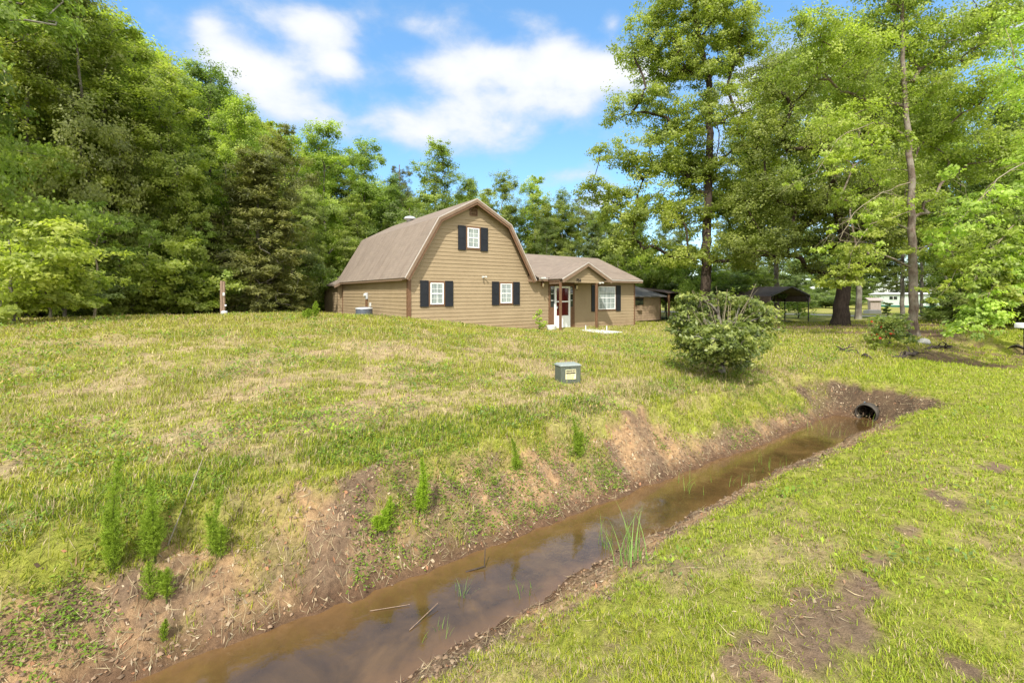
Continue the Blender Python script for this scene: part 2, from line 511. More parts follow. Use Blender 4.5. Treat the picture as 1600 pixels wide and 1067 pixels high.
def col_attr_mat(name, rough=.8, trans=.0, extra=None):
    m_ = Mat(name)
    at = m_.n('ShaderNodeAttribute'); at.attribute_name = 'Col'
    c = at.outputs['Color']
    m_.col(c).rs(rough, .2)
    if trans:
        tr = m_.n('ShaderNodeBsdfTranslucent'); m_.l(m_.mix(1.0, c, (1.4, 1.5, .7), 'MULTIPLY'), tr.inputs[0])
        mx = m_.n('ShaderNodeMixShader'); mx.inputs[0].default_value = trans; m_.l(m_.b.outputs[0], mx.inputs[1]); m_.l(tr.outputs[0], mx.inputs[2]); m_.l(mx.outputs[0], m_.out.inputs[0])
    return m_.m


def ground_mat():
    m_ = Mat('ground_soil_and_turf')
    at = m_.n('ShaderNodeAttribute'); at.attribute_name = 'Col'
    n1_ = m_.noise(22, 8, .68); n2_ = m_.noise(120, 4, .7); n3_ = m_.noise(4, 6, .6)
    k1 = m_.ramp(n1_, [(.28, (.55, .52, .5)), (.5, (1, 1, 1)), (.74, (1.45, 1.45, 1.4))])
    k2 = m_.ramp(n2_, [(.3, (.66, .64, .62)), (.55, (1, 1, 1)), (.75, (1.5, 1.5, 1.5))])
    c = m_.mix(1.0, at.outputs['Color'], k1, 'MULTIPLY'); c = m_.mix(.8, c, k2, 'MULTIPLY')
    k3 = m_.ramp(n3_, [(.3, (.8, .8, .82)), (.7, (1.2, 1.17, 1.1))]); c = m_.mix(1.0, c, k3, 'MULTIPLY')
    m_.col(c).rs(.95, .1)
    ad = m_.n('ShaderNodeMath', operation='ADD'); m_.l(n1_, ad.inputs[0]); m_.l(n2_, ad.inputs[1])
    m_.bump(ad.outputs[0], .7, .02)
    return m_.m


def water_mat():
    m_ = Mat('muddy_water')
    n = m_.noise(2.2, 6, .62, dist=.6); n2_ = m_.noise(9, 5, .6)
    at = m_.n('ShaderNodeAttribute'); at.attribute_name = 'Col'      # red: how deep the water is
    c = m_.ramp(n, [(.3, (.040, .024, .009)), (.5, (.075, .044, .016)), (.7, (.120, .070, .026))])
    sp = m_.n('ShaderNodeSeparateColor'); m_.l(at.outputs['Color'], sp.inputs[0])
    c = m_.mix(sp.outputs[0], (.135, .075, .030), c)
    c = m_.mix(m_.ramp(n2_, [(.5, (0, 0, 0)), (.8, (.4, .4, .4))]), c, (.05, .03, .015))
    m_.col(c).rs(.04, .6); m_.b.inputs['IOR'].default_value = 1.42
    m_.b.inputs['Coat Weight'].default_value = .45; m_.b.inputs['Coat Roughness'].default_value = .02; m_.b.inputs['Coat IOR'].default_value = 1.5
    rp = m_.noise(9, 4, .55, dist=.5); m_.bump(rp, .16, .02)
    return m_.m


def bark_mat(name, a, b, scale=5, lichen=0):
    m_ = Mat(name)
    n = m_.noise(scale, 7, .7, stretch=(2.5, 2.5, .6)); n2_ = m_.noise(scale * .35, 4, .6)
    c = m_.ramp(n, [(.3, a), (.7, b)])
    if lichen:
        c = m_.mix(m_.ramp(n2_, [(.42, (0, 0, 0)), (.6, (lichen,) * 3)]), c, (.34, .33, .26))
    m_.col(c).rs(.9, .15); m_.bump(n, .8, .03)
    return m_.m


def metal_rust_mat():
    m_ = Mat('rusted_sheet_metal')
    w = m_.n('ShaderNodeTexWave'); w.inputs['Scale'].default_value = 2.4; w.bands_direction = 'Y'
    tc_ = m_.n('ShaderNodeTexCoord'); m_.l(tc_.outputs['Object'], w.inputs[0])
    n = m_.noise(.9, 7, .7, stretch=(3, .5, 1))
    c = m_.ramp(n, [(.32, (.075, .055, .05)), (.5, (.13, .09, .075)), (.72, (.19, .165, .15))])
    m_.col(c).rs(.6, .3, .1); m_.bump(w.outputs[1], .6, .03)
    return m_.m


M = dict(
    siding=siding_mat(), shingle=shingle_mat(),
    trim=simple('brown_trim_paint', (.145, .078, .042), .55, var=.2, scale=9),
    fascia=simple('tan_brown_fascia_paint', (.185, .125, .082), .55, var=.15, scale=7),
    shutter=simple('black_shutter_paint', (.012, .014, .019), .5, var=.2),
    white=simple('white_vinyl', (.78, .79, .78), .4, var=.04),
    offwhite=simple('weathered_white', (.55, .56, .53), .6, var=.2, scale=12),
    drip=simple('pale_drip_edge', (.42, .38, .34), .5, var=.1),
    black=simple('black_metal', (.012, .012, .013), .45, var=.2),
    grey=simple('grey_metal', (.22, .23, .25), .4, .5, .4, var=.15),
    lightgrey=simple('pale_grey_metal', (.52, .54, .55), .4, .5, .2, var=.1),
    concrete=simple('weathered_concrete', (.42, .41, .38), .85, var=.2, scale=14, bump=.3),
    gravel=simple('pale_gravel', (.42, .38, .33), .9, var=.25, scale=8),
    asphalt=simple('asphalt', (.05, .05, .052), .9, var=.2, scale=30),
    wood=simple('weathered_wood', (.22, .15, .105), .8, var=.35, scale=5, stretch=(8, 8, .8), bump=.4),
    board=simple('grey_weathered_boards', (.30, .25, .22), .85, var=.3, scale=5, stretch=(6, 6, .7), bump=.3),
    log=simple('rotting_wood', (.05, .036, .028), .9, var=.5, scale=9, bump=.6),
    rust=metal_rust_mat(),
    boxgreen=simple('faded_green_plastic', (.085, .098, .075), .6, var=.3, scale=10, stretch=(6, 6, 1)),
    boxtop=simple('chalky_green_plastic', (.22, .25, .225), .7, var=.2, scale=30),
    sign=simple('cream_sign', (.80, .74, .42), .5, var=.05),
    ink=simple('black_ink', (.015, .013, .013), .6, var=.05),
    mobile=simple('pale_mint_siding', (.60, .70, .62), .5, var=.05, scale=2),
    mobile_green=simple('dark_green_skirting', (.04, .16, .11), .6, var=.1),
    siding2=simple('faded_shed_siding', (.30, .215, .14), .7, var=.18, scale=4),
    shedroof=simple('grey_shed_shingles', (.105, .10, .095), .85, var=.3, scale=12),
    brownpipe=simple('corrugated_pipe', (.055, .047, .037), .7, var=.35, scale=9),
    red=simple('deep_red_door_paint', (.10, .012, .012), .4, var=.1),
    bulb=simple('frosted_lamp_glass', (.75, .62, .45), .25, var=.05),
    brass=simple('aged_copper_lamp', (.25, .09, .045), .4, .5, .5, var=.2),
    ground=ground_mat(), water=water_mat(),
    grass=col_attr_mat('grass_blades', .62, .30), litter=col_attr_mat('dead_leaves', 1.0, .1),
    bark_grey=bark_mat('grey_bark', (.06, .048, .038), (.17, .145, .12), 5, .5),
    bark_dark=bark_mat('dark_oak_bark', (.025, .018, .014), (.085, .062, .047), 4),
    bark_pine=bark_mat('banded_brown_bark', (.075, .052, .04), (.21, .155, .125), 7, .35),
    bark_lichen=bark_mat('lichen_covered_twig', (.13, .10, .065), (.33, .27, .17), 9, .35),
    leaf_mid=leaf_mat('leaves_mid_green', (0.106, 0.146, 0.020), (0.207, 0.263, 0.036), (0.314, 0.370, 0.058)),
    leaf_bright=leaf_mat('leaves_bright_green', (0.134, 0.185, 0.016), (0.263, 0.330, 0.034), (0.381, 0.437, 0.056)),
    leaf_dark=leaf_mat('leaves_dark_green', (0.081, 0.112, 0.020), (0.159, 0.207, 0.036), (0.241, 0.291, 0.056)),
    leaf_olive=leaf_mat('leaves_olive', (0.118, 0.137, 0.031), (0.224, 0.249, 0.054), (0.319, 0.336, 0.078)),
    leaf_lime=leaf_mat('leaves_lime', (0.168, 0.218, 0.016), (0.302, 0.375, 0.036), (0.414, 0.465, 0.062)),
    leaf_cedar=leaf_mat('cedar_sprays', (.075, .085, .016), (.155, .165, .030), (.250, .245, .046), .3),
    leaf_pine=leaf_mat('pine_needles', (.055, .070, .018), (.11, .13, .030), (.165, .18, .045), .3),
    leaf_gloss=leaf_mat('glossy_evergreen_leaves', (.065, .105, .016), (.160, .220, .030), (.33, .38, .07), .35, .4),
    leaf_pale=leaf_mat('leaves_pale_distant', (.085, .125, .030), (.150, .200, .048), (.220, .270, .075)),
    flower=simple('red_flower_petals', (.55, .06, .03), .5, var=.25),
)
gl = Mat('window_glass'); gl.col(gl.ramp(gl.noise(2.5, 4, .5, stretch=(9, 9, .6)), [(.35, (.17, .20, .20)), (.65, (.36, .40, .38))])).rs(.06, .6); M['glass'] = gl.m
gd = Mat('dark_window_glass'); gd.col((.03, .035, .033)).rs(.05, .7); M['darkglass'] = gd.m
gr_ = Mat('dark_red_door_glass'); gr_.col((.075, .008, .010)).rs(.08, .6); M['redglass'] = gr_.m


# ------------------------------------------------------------------ ground sheet
def spaced(parts):
    out = []
    for a, b, n in parts:
        out.append(np.linspace(a, b, n, endpoint=False))
    return np.concatenate(out + [np.array([parts[-1][1]], float)])


def geo(a, b, n):
    t = np.linspace(0, 1, n, endpoint=False) ** 2.2
    return a + (b - a) * t


ug = np.concatenate([(-8 - geo(0, 300, 26))[::-1][:-1], spaced([(-8, 13.5, 430), (13.5, 32, 150)])[:-1], 32 + geo(0, 330, 46), [362]])
vg = np.concatenate([(-2 - geo(0, 300, 26))[::-1][:-1], spaced([(-2, 1.5, 40), (1.5, 5.0, 108), (5.0, 20, 140)])[:-1], 20 + geo(0, 350, 50), [370]])
UU, VV = np.meshgrid(ug, vg, indexing='ij')
ZZ = height(UU, VV)
XX = CA * UU - SA * VV; YY = SA * UU + CA * VV
nu, nv = UU.shape
idx = np.arange(nu * nv).reshape(nu, nv)
quads = np.stack([idx[:-1, :-1], idx[1:, :-1], idx[1:, 1:], idx[:-1, 1:]], -1).reshape(-1, 4)
qc = (ZZ[:-1, :-1] + ZZ[1:, 1:]) / 2; vc = (VV[:-1, :-1] + VV[1:, 1:]) / 2; uc = (UU[:-1, :-1] + UU[1:, 1:]) / 2
hole = (((vc - 3.10) ** 2 + (qc + 2.235) ** 2 < .166 ** 2) & (uc > 9.9) & (uc < 14.4)) | (((vc - 3.0) ** 2 + (qc + 2.22) ** 2 < .22 ** 2) & (uc > 25.9) & (uc < 30.9))
quads = quads[~hole.ravel()]
me = npmesh('ground', np.stack([XX, YY, ZZ], -1).reshape(-1, 3), quads=quads, smooth=True)
soil, dens, dry = cover(UU, VV)
Dd = np.sqrt(XX ** 2 + YY ** 2)


def lerp3(a, b, t):
    return a + (b - a) * t[..., None]


c_thatch = np.array([.265, .230, .080]); c_green = np.array([.205, .240, .028]); c_dry = np.array([.350, .275, .150])
c_soil = np.array([.235, .155, .092]); c_soil2 = np.array([.33, .215, .115]); c_wet = np.array([.115, .070, .042]); c_dark = np.array([.150, .105, .070])
t_ = np.clip(dens, 0, 1)
mot = fbm(UU * 7, VV * 7, 141, 3, .6)
Cg = lerp3(np.broadcast_to(c_thatch, UU.shape + (3,)), np.broadcast_to(c_green, UU.shape + (3,)), np.clip(t_ * .75 + sstep(12, 30, Dd) * .6 * (dens > .2), 0, 1))
Cg = lerp3(Cg, np.broadcast_to(c_dry, UU.shape + (3,)), np.clip(dry * (1.05 - .5 * t_), 0, 1))
Cg = lerp3(Cg, np.broadcast_to(np.array([.25, .165, .11]), UU.shape + (3,)), np.clip(sstep(.52, .66, mot) * (.75 - .5 * t_), 0, 1))
sn = fbm(UU * 2.6, VV * 2.6, 91, 6, .72)
Cs = lerp3(np.broadcast_to(c_soil, UU.shape + (3,)), np.broadcast_to(c_soil2, UU.shape + (3,)), sstep(.42, .66, sn))
Cs = lerp3(Cs, np.broadcast_to(c_dark, UU.shape + (3,)), sstep(.52, .40, sn) * .8)
first_, second_ = ditch_amount(UU)
wet = sstep(WATER_Z + .16, WATER_Z + .02, ZZ) * np.clip(first_ + second_, 0, 1)
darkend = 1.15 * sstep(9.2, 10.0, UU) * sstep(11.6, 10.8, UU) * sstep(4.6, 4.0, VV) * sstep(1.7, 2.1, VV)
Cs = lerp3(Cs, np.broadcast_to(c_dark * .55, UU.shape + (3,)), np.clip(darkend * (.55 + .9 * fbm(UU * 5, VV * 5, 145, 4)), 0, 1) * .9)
Cs = lerp3(Cs, np.broadcast_to(c_wet, UU.shape + (3,)), np.clip(wet, 0, 1))
lawn_soil = np.clip((2.0 - VV) / .2, 0, 1) * (VV < 2)
Cs = lerp3(Cs, np.broadcast_to(np.array([.150, .105, .075]), UU.shape + (3,)), lawn_soil * .8)
treesoil = (Dd > 14) * 1.0
Cs = lerp3(Cs, np.broadcast_to(np.array([.135, .090, .060]), UU.shape + (3,)), treesoil * .85)
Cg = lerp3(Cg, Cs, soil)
yel = sstep(9, 17, VV) * sstep(13, 8, UU) * (.6 + .6 * (fbm(UU * .6, VV * .6, 93, 3) - .5))
Cg = lerp3(Cg, np.broadcast_to(np.array([.25, .24, .045]), UU.shape + (3,)), np.clip(yel * (1 - soil) * .7, 0, 1))
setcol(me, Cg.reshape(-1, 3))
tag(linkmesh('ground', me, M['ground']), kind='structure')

# ------------------------------------------------------------------ water in the ditch
wu = np.linspace(-9, 10.9, 260); wv = np.linspace(2.2, 4.1, 40)
WU, WV = np.meshgrid(wu, wv, indexing='ij'); WD = np.clip((WATER_Z - height(WU, WV)) / .10, 0, 1)
ii = np.arange(WU.size).reshape(WU.shape)
wme = npmesh('water', np.stack([CA * WU - SA * WV, SA * WU + CA * WV, np.full(WU.shape, WATER_Z)], -1).reshape(-1, 3),
             quads=np.stack([ii[:-1, :-1], ii[1:, :-1], ii[1:, 1:], ii[:-1, 1:]], -1).reshape(-1, 4), smooth=True)
setcol(wme, np.stack([WD] * 3, -1).reshape(-1, 3))
tag(linkmesh('water', wme, M['water']), kind='structure')

# far gravel lane and the road behind the camera
def strip(name, pts, w, mat, lift=.03):
    v = []; f = []
    pts = [Vector((p[0], p[1], 0)) for p in pts]; dense_ = []
    for a, b in zip(pts[:-1], pts[1:]):
        k = max(2, int((b - a).length / 1.5))
        dense_ += [a.lerp(b, i / k) for i in range(k)]
    dense_.append(pts[-1])
    for i, p in enumerate(dense_):
        d = (dense_[min(i + 1, len(dense_) - 1)] - dense_[max(i - 1, 0)]).normalized(); s_ = Vector((-d.y, d.x, 0))
        for k in range(5):
            q = p + s_ * w * (k / 4 - .5); v.append((q.x, q.y, gxy(q.x, q.y) + lift))
    for i in range(len(dense_) - 1):
        for k in range(4):
            a = i * 5 + k; f.append((a, a + 5, a + 6, a + 1))
    return meshobj(name, v, f, mat)


tag(strip('gravel_road', [(18, 63), (32, 55.5), (41.5, 46.5), (58, 37)], 2.6, M['gravel']), kind='structure')
tag(strip('road', [w2(-120, -5.5), w2(120, -5.5)], 6.0, M['asphalt'], .04), kind='structure')


# ------------------------------------------------------------------ grass
def make_blades(name, n_target, dmin, dmax, seed, len0, w0, dens_mult, two_seg, bmax=1.45):
    g = rngf(seed)
    D = dmin * (dmax / dmin) ** g.random(n_target) if dmax / dmin > 3 else np.sqrt(dmin ** 2 + (dmax ** 2 - dmin ** 2) * g.random(n_target))
    a = np.arctan(bmax) * (2 * g.random(n_target) - 1)
    x = D * np.sin(a); y = D * np.cos(a)
    # clumping: part of the blades gather round tuft centres
    u = CA * x + SA * y; v = -SA * x + CA * y
    s_, d_, dr = cover(u, v)
    tuft = fbm(u * 9, v * 9, seed + 3, 3)
    keep = g.random(n_target) < np.clip(d_ * dens_mult * (.35 + 1.3 * sstep(.35, .65, tuft)), 0, 1)
    z = height(u, v)
    keep &= z > WATER_Z + .02
    # not in the house, nor on the porch or the ramp
    keep &= ~((u > 8.2) & (u < 24.3) & (v > 19.85))
    keep &= ~((u > 16.4) & (u < 19.4) & (v > 18.35) & (v < 20))
    x = x[keep]; y = y[keep]; z = z[keep]; u = u[keep]; v = v[keep]; dr = dr[keep]; d_ = d_[keep]; D = D[keep]; tuft = tuft[keep]
    n = len(x)
    dist = np.maximum(D, 3)
    lush = np.exp(-((v - 4.8) / .6) ** 2) * (u < 8.5)
    tall = sstep(.55, .75, fbm(u * .8, v * .8, 95, 3)) * (v > 4.6)
    L = len0 * (.5 + g.random(n)) * (1 + .55 * lush * (.4 + 1.2 * fbm(u * 1.7, v * 1.7, 99, 3)) + .6 * tall) * (1 - .28 * (v < 2.6)) * (.75 + .6 * tuft) * (1 + .02 * (dist - 3))
    wd = np.maximum(w0, dist * .0013) * (.7 + .6 * g.random(n))
    azm = g.random(n) * 2 * np.pi
    lean = (.25 + .85 * g.random(n)) * (1 + .3 * (v < 3))
    dx = np.cos(azm); dy = np.sin(azm)
    px_ = -dy; py_ = dx
    tipr = np.sin(lean) * L; tipz = np.cos(lean) * L
    P = np.stack([x, y, z - .006], -1)
    side = np.stack([px_, py_, np.zeros(n)], -1) * (wd / 2)[:, None]
    tip = P + np.stack([dx * tipr, dy * tipr, tipz], -1)
    r = g.random(n)
    # colour of each blade
    green = np.array([.165, .215, .020]); yg = np.array([.345, .355, .034]); straw = np.array([.42, .335, .19]); deep = np.array([.085, .150, .022])
    c = green + (yg - green) * np.clip(r * 1.3 - .1 + .35 * (fbm(u * .5, v * .5, 97, 3) - .5), 0, 1)[:, None]
    c = np.where((lush * g.random(n) > .55)[:, None], deep + (green - deep) * r[:, None], c)
    sprob = (.16 + .55 * dr) * (1 - .75 * (v < 3.5) * sstep(1.5, 5, u))
    c = np.where(((v < 3.5) & (u > 2) & (g.random(n) < .6))[:, None], np.array([.255, .315, .028]) * (.8 + .4 * r)[:, None], c)
    c = np.where((g.random(n) < sprob)[:, None], straw * (.6 + .6 * g.random(n))[:, None], c)
    yel_ = sstep(8, 16, v) * sstep(14, 8, u)
    c = np.where((g.random(n) < yel_ * .5)[:, None], np.array([.30, .28, .05]) * (.7 + .5 * g.random(n))[:, None], c)
    c = c * (.72 + .5 * g.random(n))[:, None]
    if two_seg:
        mid = P + np.stack([dx * tipr * .36, dy * tipr * .36, tipz * .62], -1)
        V = np.stack([P - side, P + side, mid + side * .8, mid - side * .8, tip], 1).reshape(-1, 3)
        b = np.arange(n)[:, None] * 5
        me_ = npmesh(name, V, tris=b + np.array([[3, 2, 4]]), quads=b + np.array([[0, 1, 2, 3]]))
        setcol(me_, np.repeat(c, 5, 0))
    else:
        V = np.stack([P - side, P + side, tip], 1).reshape(-1, 3)
        me_ = npmesh(name, V, tris=np.arange(n)[:, None] * 3 + np.array([[0, 1, 2]]))
        setcol(me_, np.repeat(c, 3, 0))
    return me_


tag(linkmesh('grass', make_blades('grass', 620000, .9, 7.5, 1, .043, .0032, 1.0, True), M['grass']), 'short turf of the lawn and ditch banks', kind='stuff')
tag(linkmesh('meadow_grass', make_blades('meadow_grass', 620000, 7.4, 46, 2, .060, .006, 1.0, False, 1.35), M['grass']), 'grass of the field and yard', kind='stuff')


# dead leaves and straw on the banks
def make_litter(n_t, seed):
    g = rngf(seed)
    u = g.uniform(-3.2, 11.5, n_t); v = g.uniform(.9, 5.2, n_t)
    s_, d_, dr = cover(u, v)
    band = np.exp(-((v - 3.85) / .35) ** 2) + np.exp(-((v - 2.3) / .35) ** 2)
    keep = g.random(n_t) < np.clip(.05 + .65 * s_ * (.35 + band) + .12 * dr, 0, 1)
    u = u[keep]; v = v[keep]; z = height(u, v); k2 = z > WATER_Z + .01; u = u[k2]; v = v[k2]; z = z[k2]
    n = len(u); x = CA * u - SA * v; y = SA * u + CA * v
    straw_ = g.random(n) < .55
    L = np.where(straw_, g.uniform(.04, .14, n), g.uniform(.012, .038, n)); w = np.where(straw_, .003, L * g.uniform(.35, .6, n))
    a = g.random(n) * 2 * np.pi
    gx = (height(u + .03, v) - height(u - .03, v)) / .06; gy = (height(u, v + .03) - height(u, v - .03)) / .06
    Z_u = gx; Z_v = gy
    ca_, sa_ = np.cos(a), np.sin(a)
    du = ca_ * L / 2; dv = sa_ * L / 2; pu = -sa_ * w / 2; pvv = ca_ * w / 2
    tilt = g.normal(0, .25, n) * L; tilt2 = g.normal(0, .3, n) * w

    def pt(a_, b_, zz):
        uu = u + a_; v2 = v + b_
        return np.stack([CA * uu - SA * v2, SA * uu + CA * v2, z + .008 + a_ * Z_u + b_ * Z_v + zz], -1)
    V = np.stack([pt(-du, -dv, -np.abs(tilt) * .3), pt(pu, pvv, tilt2), pt(du, dv, np.abs(tilt)), pt(-pu, -pvv, -tilt2 * .3)], 1).reshape(-1, 3)
    me_ = npmesh('leaf_litter', V, quads=np.arange(n)[:, None] * 4 + np.array([[0, 1, 2, 3]]))
    pal = np.array([[.26, .16, .09], [.36, .26, .16], [.17, .10, .06], [.42, .33, .22], [.12, .08, .05], [.30, .15, .08]])
    c = pal[g.integers(0, 6, n)] * g.uniform(.6, 1.15, (n, 1))
    c = np.where(straw_[:, None], np.array([.42, .34, .2]) * g.uniform(.4, 1.1, (n, 1)), c)
    setcol(me_, np.repeat(c, 4, 0)); return me_


tag(linkmesh('leaf_litter', make_litter(85000, 5), M['litter']), 'dead leaves and straw scattered on the ditch banks', kind='stuff')


def make_clods(n_t, seed):
    g = rngf(seed); u = g.uniform(-3.2, 10.6, n_t); v = g.uniform(1.6, 4.6, n_t); s_, d_, dr = cover(u, v); keep = (g.random(n_t) < s_ * (.25 + .75 * sstep(.45, .6, fbm(u * 2, v * 2, 151, 3)))); u = u[keep]; v = v[keep]
    z = height(u, v); k2 = z > WATER_Z + .0; u = u[k2]; v = v[k2]; z = z[k2]; n = len(u)
    base = np.array([(1, 0, 0), (0, 1, 0), (-1, 0, 0), (0, -1, 0), (0, 0, 1), (0, 0, -1), (.6, .6, .4), (-.6, .6, .35), (-.6, -.6, .4), (.6, -.6, .3)]); tri = np.array([(0, 6, 4), (6, 1, 4), (1, 7, 4), (7, 2, 4), (2, 8, 4), (8, 3, 4), (3, 9, 4), (9, 0, 4), (0, 1, 6), (1, 2, 7), (2, 3, 8), (3, 0, 9)])
    r = .004 + .016 * g.random(n) ** 4; a = g.random(n) * 6.283; P = base[None] * r[:, None, None] * g.uniform(.6, 1.3, (n, 10, 1)) * np.array([1, 1, .7])
    X = P[..., 0] * np.cos(a)[:, None] - P[..., 1] * np.sin(a)[:, None]; Y = P[..., 0] * np.sin(a)[:, None] + P[..., 1] * np.cos(a)[:, None]
    V = np.stack([X + (CA * u - SA * v)[:, None], Y + (SA * u + CA * v)[:, None], P[..., 2] + z[:, None] + .003], -1).reshape(-1, 3)
    me_ = npmesh('soil_clods', V, tris=(np.arange(n)[:, None, None] * 10 + tri[None]).reshape(-1, 3)); c = np.array([.22, .15, .095]) * g.uniform(.6, 1.35, (n, 1)); setcol(me_, np.repeat(c, 10, 0)); return me_


tag(linkmesh('soil_clods', make_clods(38000, 6), M['litter']), 'crumbs and clods of soil on the ditch banks', kind='stuff')


# low broad-leaved weeds on the bank (a ground cover of small leaf rosettes)
def make_groundcover(n_pl, seed):
    g = rngf(seed)
    u = g.uniform(-3, 9.5, n_pl); v = g.uniform(3.6, 5.0, n_pl)
    cl = fbm(u * 1.3, v * 1.3, 131, 3)
    keep = (cl > .54); u = u[keep]; v = v[keep]; cl = cl[keep]
    z = height(u, v); k2 = z > WATER_Z + .06; u = u[k2]; v = v[k2]; z = z[k2]
    k = 11; n = len(u)
    uu = np.repeat(u, k) + g.normal(0, .035, n * k); vv = np.repeat(v, k) + g.normal(0, .035, n * k)
    zz = height(uu, vv) + g.uniform(.005, .045, n * k)
    x = CA * uu - SA * vv; y = SA * uu + CA * vv; N = n * k
    L = g.uniform(.012, .032, N); w = L * .55; a = g.random(N) * 6.283
    d = np.stack([np.cos(a), np.sin(a), g.uniform(-.2, .7, N)], -1); s_ = np.stack([-np.sin(a), np.cos(a), g.uniform(-.3, .3, N)], -1)
    P = np.stack([x, y, zz], -1)
    V = np.stack([P, P + d * (L * .5)[:, None] + s_ * (w * .5)[:, None], P + d * L[:, None], P + d * (L * .5)[:, None] - s_ * (w * .5)[:, None]], 1).reshape(-1, 3)
    me_ = npmesh('bank_weeds', V, quads=np.arange(N)[:, None] * 4 + np.array([[0, 1, 2, 3]]))
    c = np.array([.10, .19, .02]) + (np.array([.22, .30, .035]) - np.array([.10, .19, .02])) * g.random((N, 1))
    setcol(me_, np.repeat(c, 4, 0)); return me_


def make_field_weeds(n_pl, seed):
    g = rngf(seed); a = np.arctan(1.4) * (2 * g.random(n_pl) - 1); D = 3 * (20 / 3.) ** g.random(n_pl); x = D * np.sin(a); y = D * np.cos(a); u = CA * x + SA * y; v = -SA * x + CA * y
    keep = ((v > 4.4) & (v < 19) & (fbm(u * .9, v * .9, 161, 3) > .52)) | ((v < 1.9) & (fbm(u * 1.4, v * 1.4, 163, 3) > .52) & (g.random(n_pl) < .12)); u = u[keep]; v = v[keep]; D = D[keep]; n = len(u); k = 12
    big = np.repeat(1 + D * .10, k); uu = np.repeat(u, k) + g.normal(0, .05, n * k) * big; vv = np.repeat(v, k) + g.normal(0, .05, n * k) * big; N = n * k; zz = height(uu, vv) + g.uniform(.01, .07, N) * big ** .6
    L = g.uniform(.014, .034, N) * big; w = L * .5; t = g.random(N) * 6.283; d = np.stack([np.cos(t), np.sin(t), g.uniform(0, .9, N)], -1); s_ = np.stack([-np.sin(t), np.cos(t), g.uniform(-.3, .3, N)], -1); P = np.stack([CA * uu - SA * vv, SA * uu + CA * vv, zz], -1)
    V = np.stack([P, P + d * (L * .5)[:, None] + s_ * (w * .5)[:, None], P + d * L[:, None], P + d * (L * .5)[:, None] - s_ * (w * .5)[:, None]], 1).reshape(-1, 3)
    me_ = npmesh('field_weeds', V, quads=np.arange(N)[:, None] * 4 + np.array([[0, 1, 2, 3]])); pal = np.array([[.14, .22, .025], [.23, .30, .03], [.13, .19, .05], [.30, .22, .08]])
    c = np.repeat(pal[g.choice(4, n, p=[.4, .3, .2, .1])], k, 0) * g.uniform(.7, 1.3, (N, 1)); setcol(me_, np.repeat(c, 4, 0)); return me_


tag(linkmesh('field_weeds', make_field_weeds(9000, 19), M['grass']), 'broad-leaved weeds and clover mixed into the turf', kind='stuff')
tag(linkmesh('ground_cover_weeds', make_groundcover(6500, 9), M['grass']), 'low leafy weeds creeping over the bare bank', kind='stuff')


# ------------------------------------------------------------------ the house
HG = -2.05
hx, hy = w2(8.3, 20)
house = empty('house', (hx, hy, HG), ANG)
tag(house, 'tan clapboard barn-roofed house with a low wing, black shutters and brown shingles', 'house')


def uvproj(o, ax, dn):
    me_ = o.data; lay = me_.uv_layers.new(name='UVMap'); ax = Vector(ax); dn = Vector(dn)
    for lp in me_.loops:
        c = me_.vertices[lp.vertex_index].co; lay.data[lp.index].uv = (c.dot(ax), c.dot(dn))


GX = 3.5          # gable centre
EAVE_Z, BRK_Z, APX_Z = 2.78, 5.70, 6.84
EAVE_H, BRK_H = 3.83, 2.13


def gam_half(z):      # half width of the roof outline at a height
    if z <= EAVE_Z: return 99
    if z <= BRK_Z: return EAVE_H + (BRK_H - EAVE_H) * (z - EAVE_Z) / (BRK_Z - EAVE_Z)
    return BRK_H * (1 - (z - BRK_Z) / (APX_Z - BRK_Z))


def wall_half(z): return max(.02, min(3.5, gam_half(z + .10) - .06))


STEP = .186
bm = MB(); rz_ = random.Random(4)
z = .0
while z < APX_Z - .2:
    z1 = min(z + STEP, APX_Z - .2)
    a0, a1 = wall_half(z), wall_half(z1)
    o0 = -.026 + rz_.uniform(-.003, .003); o1 = -.006
    bm.quad((GX - a0, o0, z), (GX + a0, o0, z), (GX + a1, o1, z1), (GX - a1, o1, z1))
    bm.quad((GX - a0, 0, z), (GX + a0, 0, z), (GX + a0, o0, z), (GX - a0, o0, z))
    z += STEP
# body of the wall behind the boards
pr = [(GX - 3.5, .0, -.6), (GX + 3.5, .0, -.6), (GX + 3.5, .0, 3.1), (GX + wall_half(5.5), .0, 5.5), (GX + .05, 0, 6.6), (GX - .05, 0, 6.6), (GX - wall_half(5.5), .0, 5.5), (GX - 3.5, .0, 3.1)]
bm.prism(pr, (0, .12, 0))
bm.build('clapboard_wall', M['siding'], house)


def lap_wall(name, p0, p1, z0, z1, mat, parent, out, step=STEP, thick=.12, seed=1):
    """straight wall of lapped boards from p0 to p1 (local xy), out = outward normal"""
    b = MB(); o_ = Vector((out[0], out[1], 0)); A = Vector((p0[0], p0[1], 0)); Bv = Vector((p1[0], p1[1], 0)); z = z0; rr = random.Random(seed)
    while z < z1 - .01:
        t = min(z + step, z1); e = .026 + rr.uniform(-.003, .003); e1 = .006
        q = lambda P, off, zz: tuple(P + o_ * off + Vector((0, 0, zz)))
        b.quad(q(A, e, z), q(Bv, e, z), q(Bv, e1, t), q(A, e1, t)); b.quad(q(A, 0, z), q(Bv, 0, z), q(Bv, e, z), q(A, e, z)); z += step
    base = [tuple(A + Vector((0, 0, z0 - .0))), tuple(Bv + Vector((0, 0, z0))), tuple(Bv + Vector((0, 0, z1))), tuple(A + Vector((0, 0, z1)))]
    b.prism(base, -o_ * thick)
    return b.build(name, mat, parent)


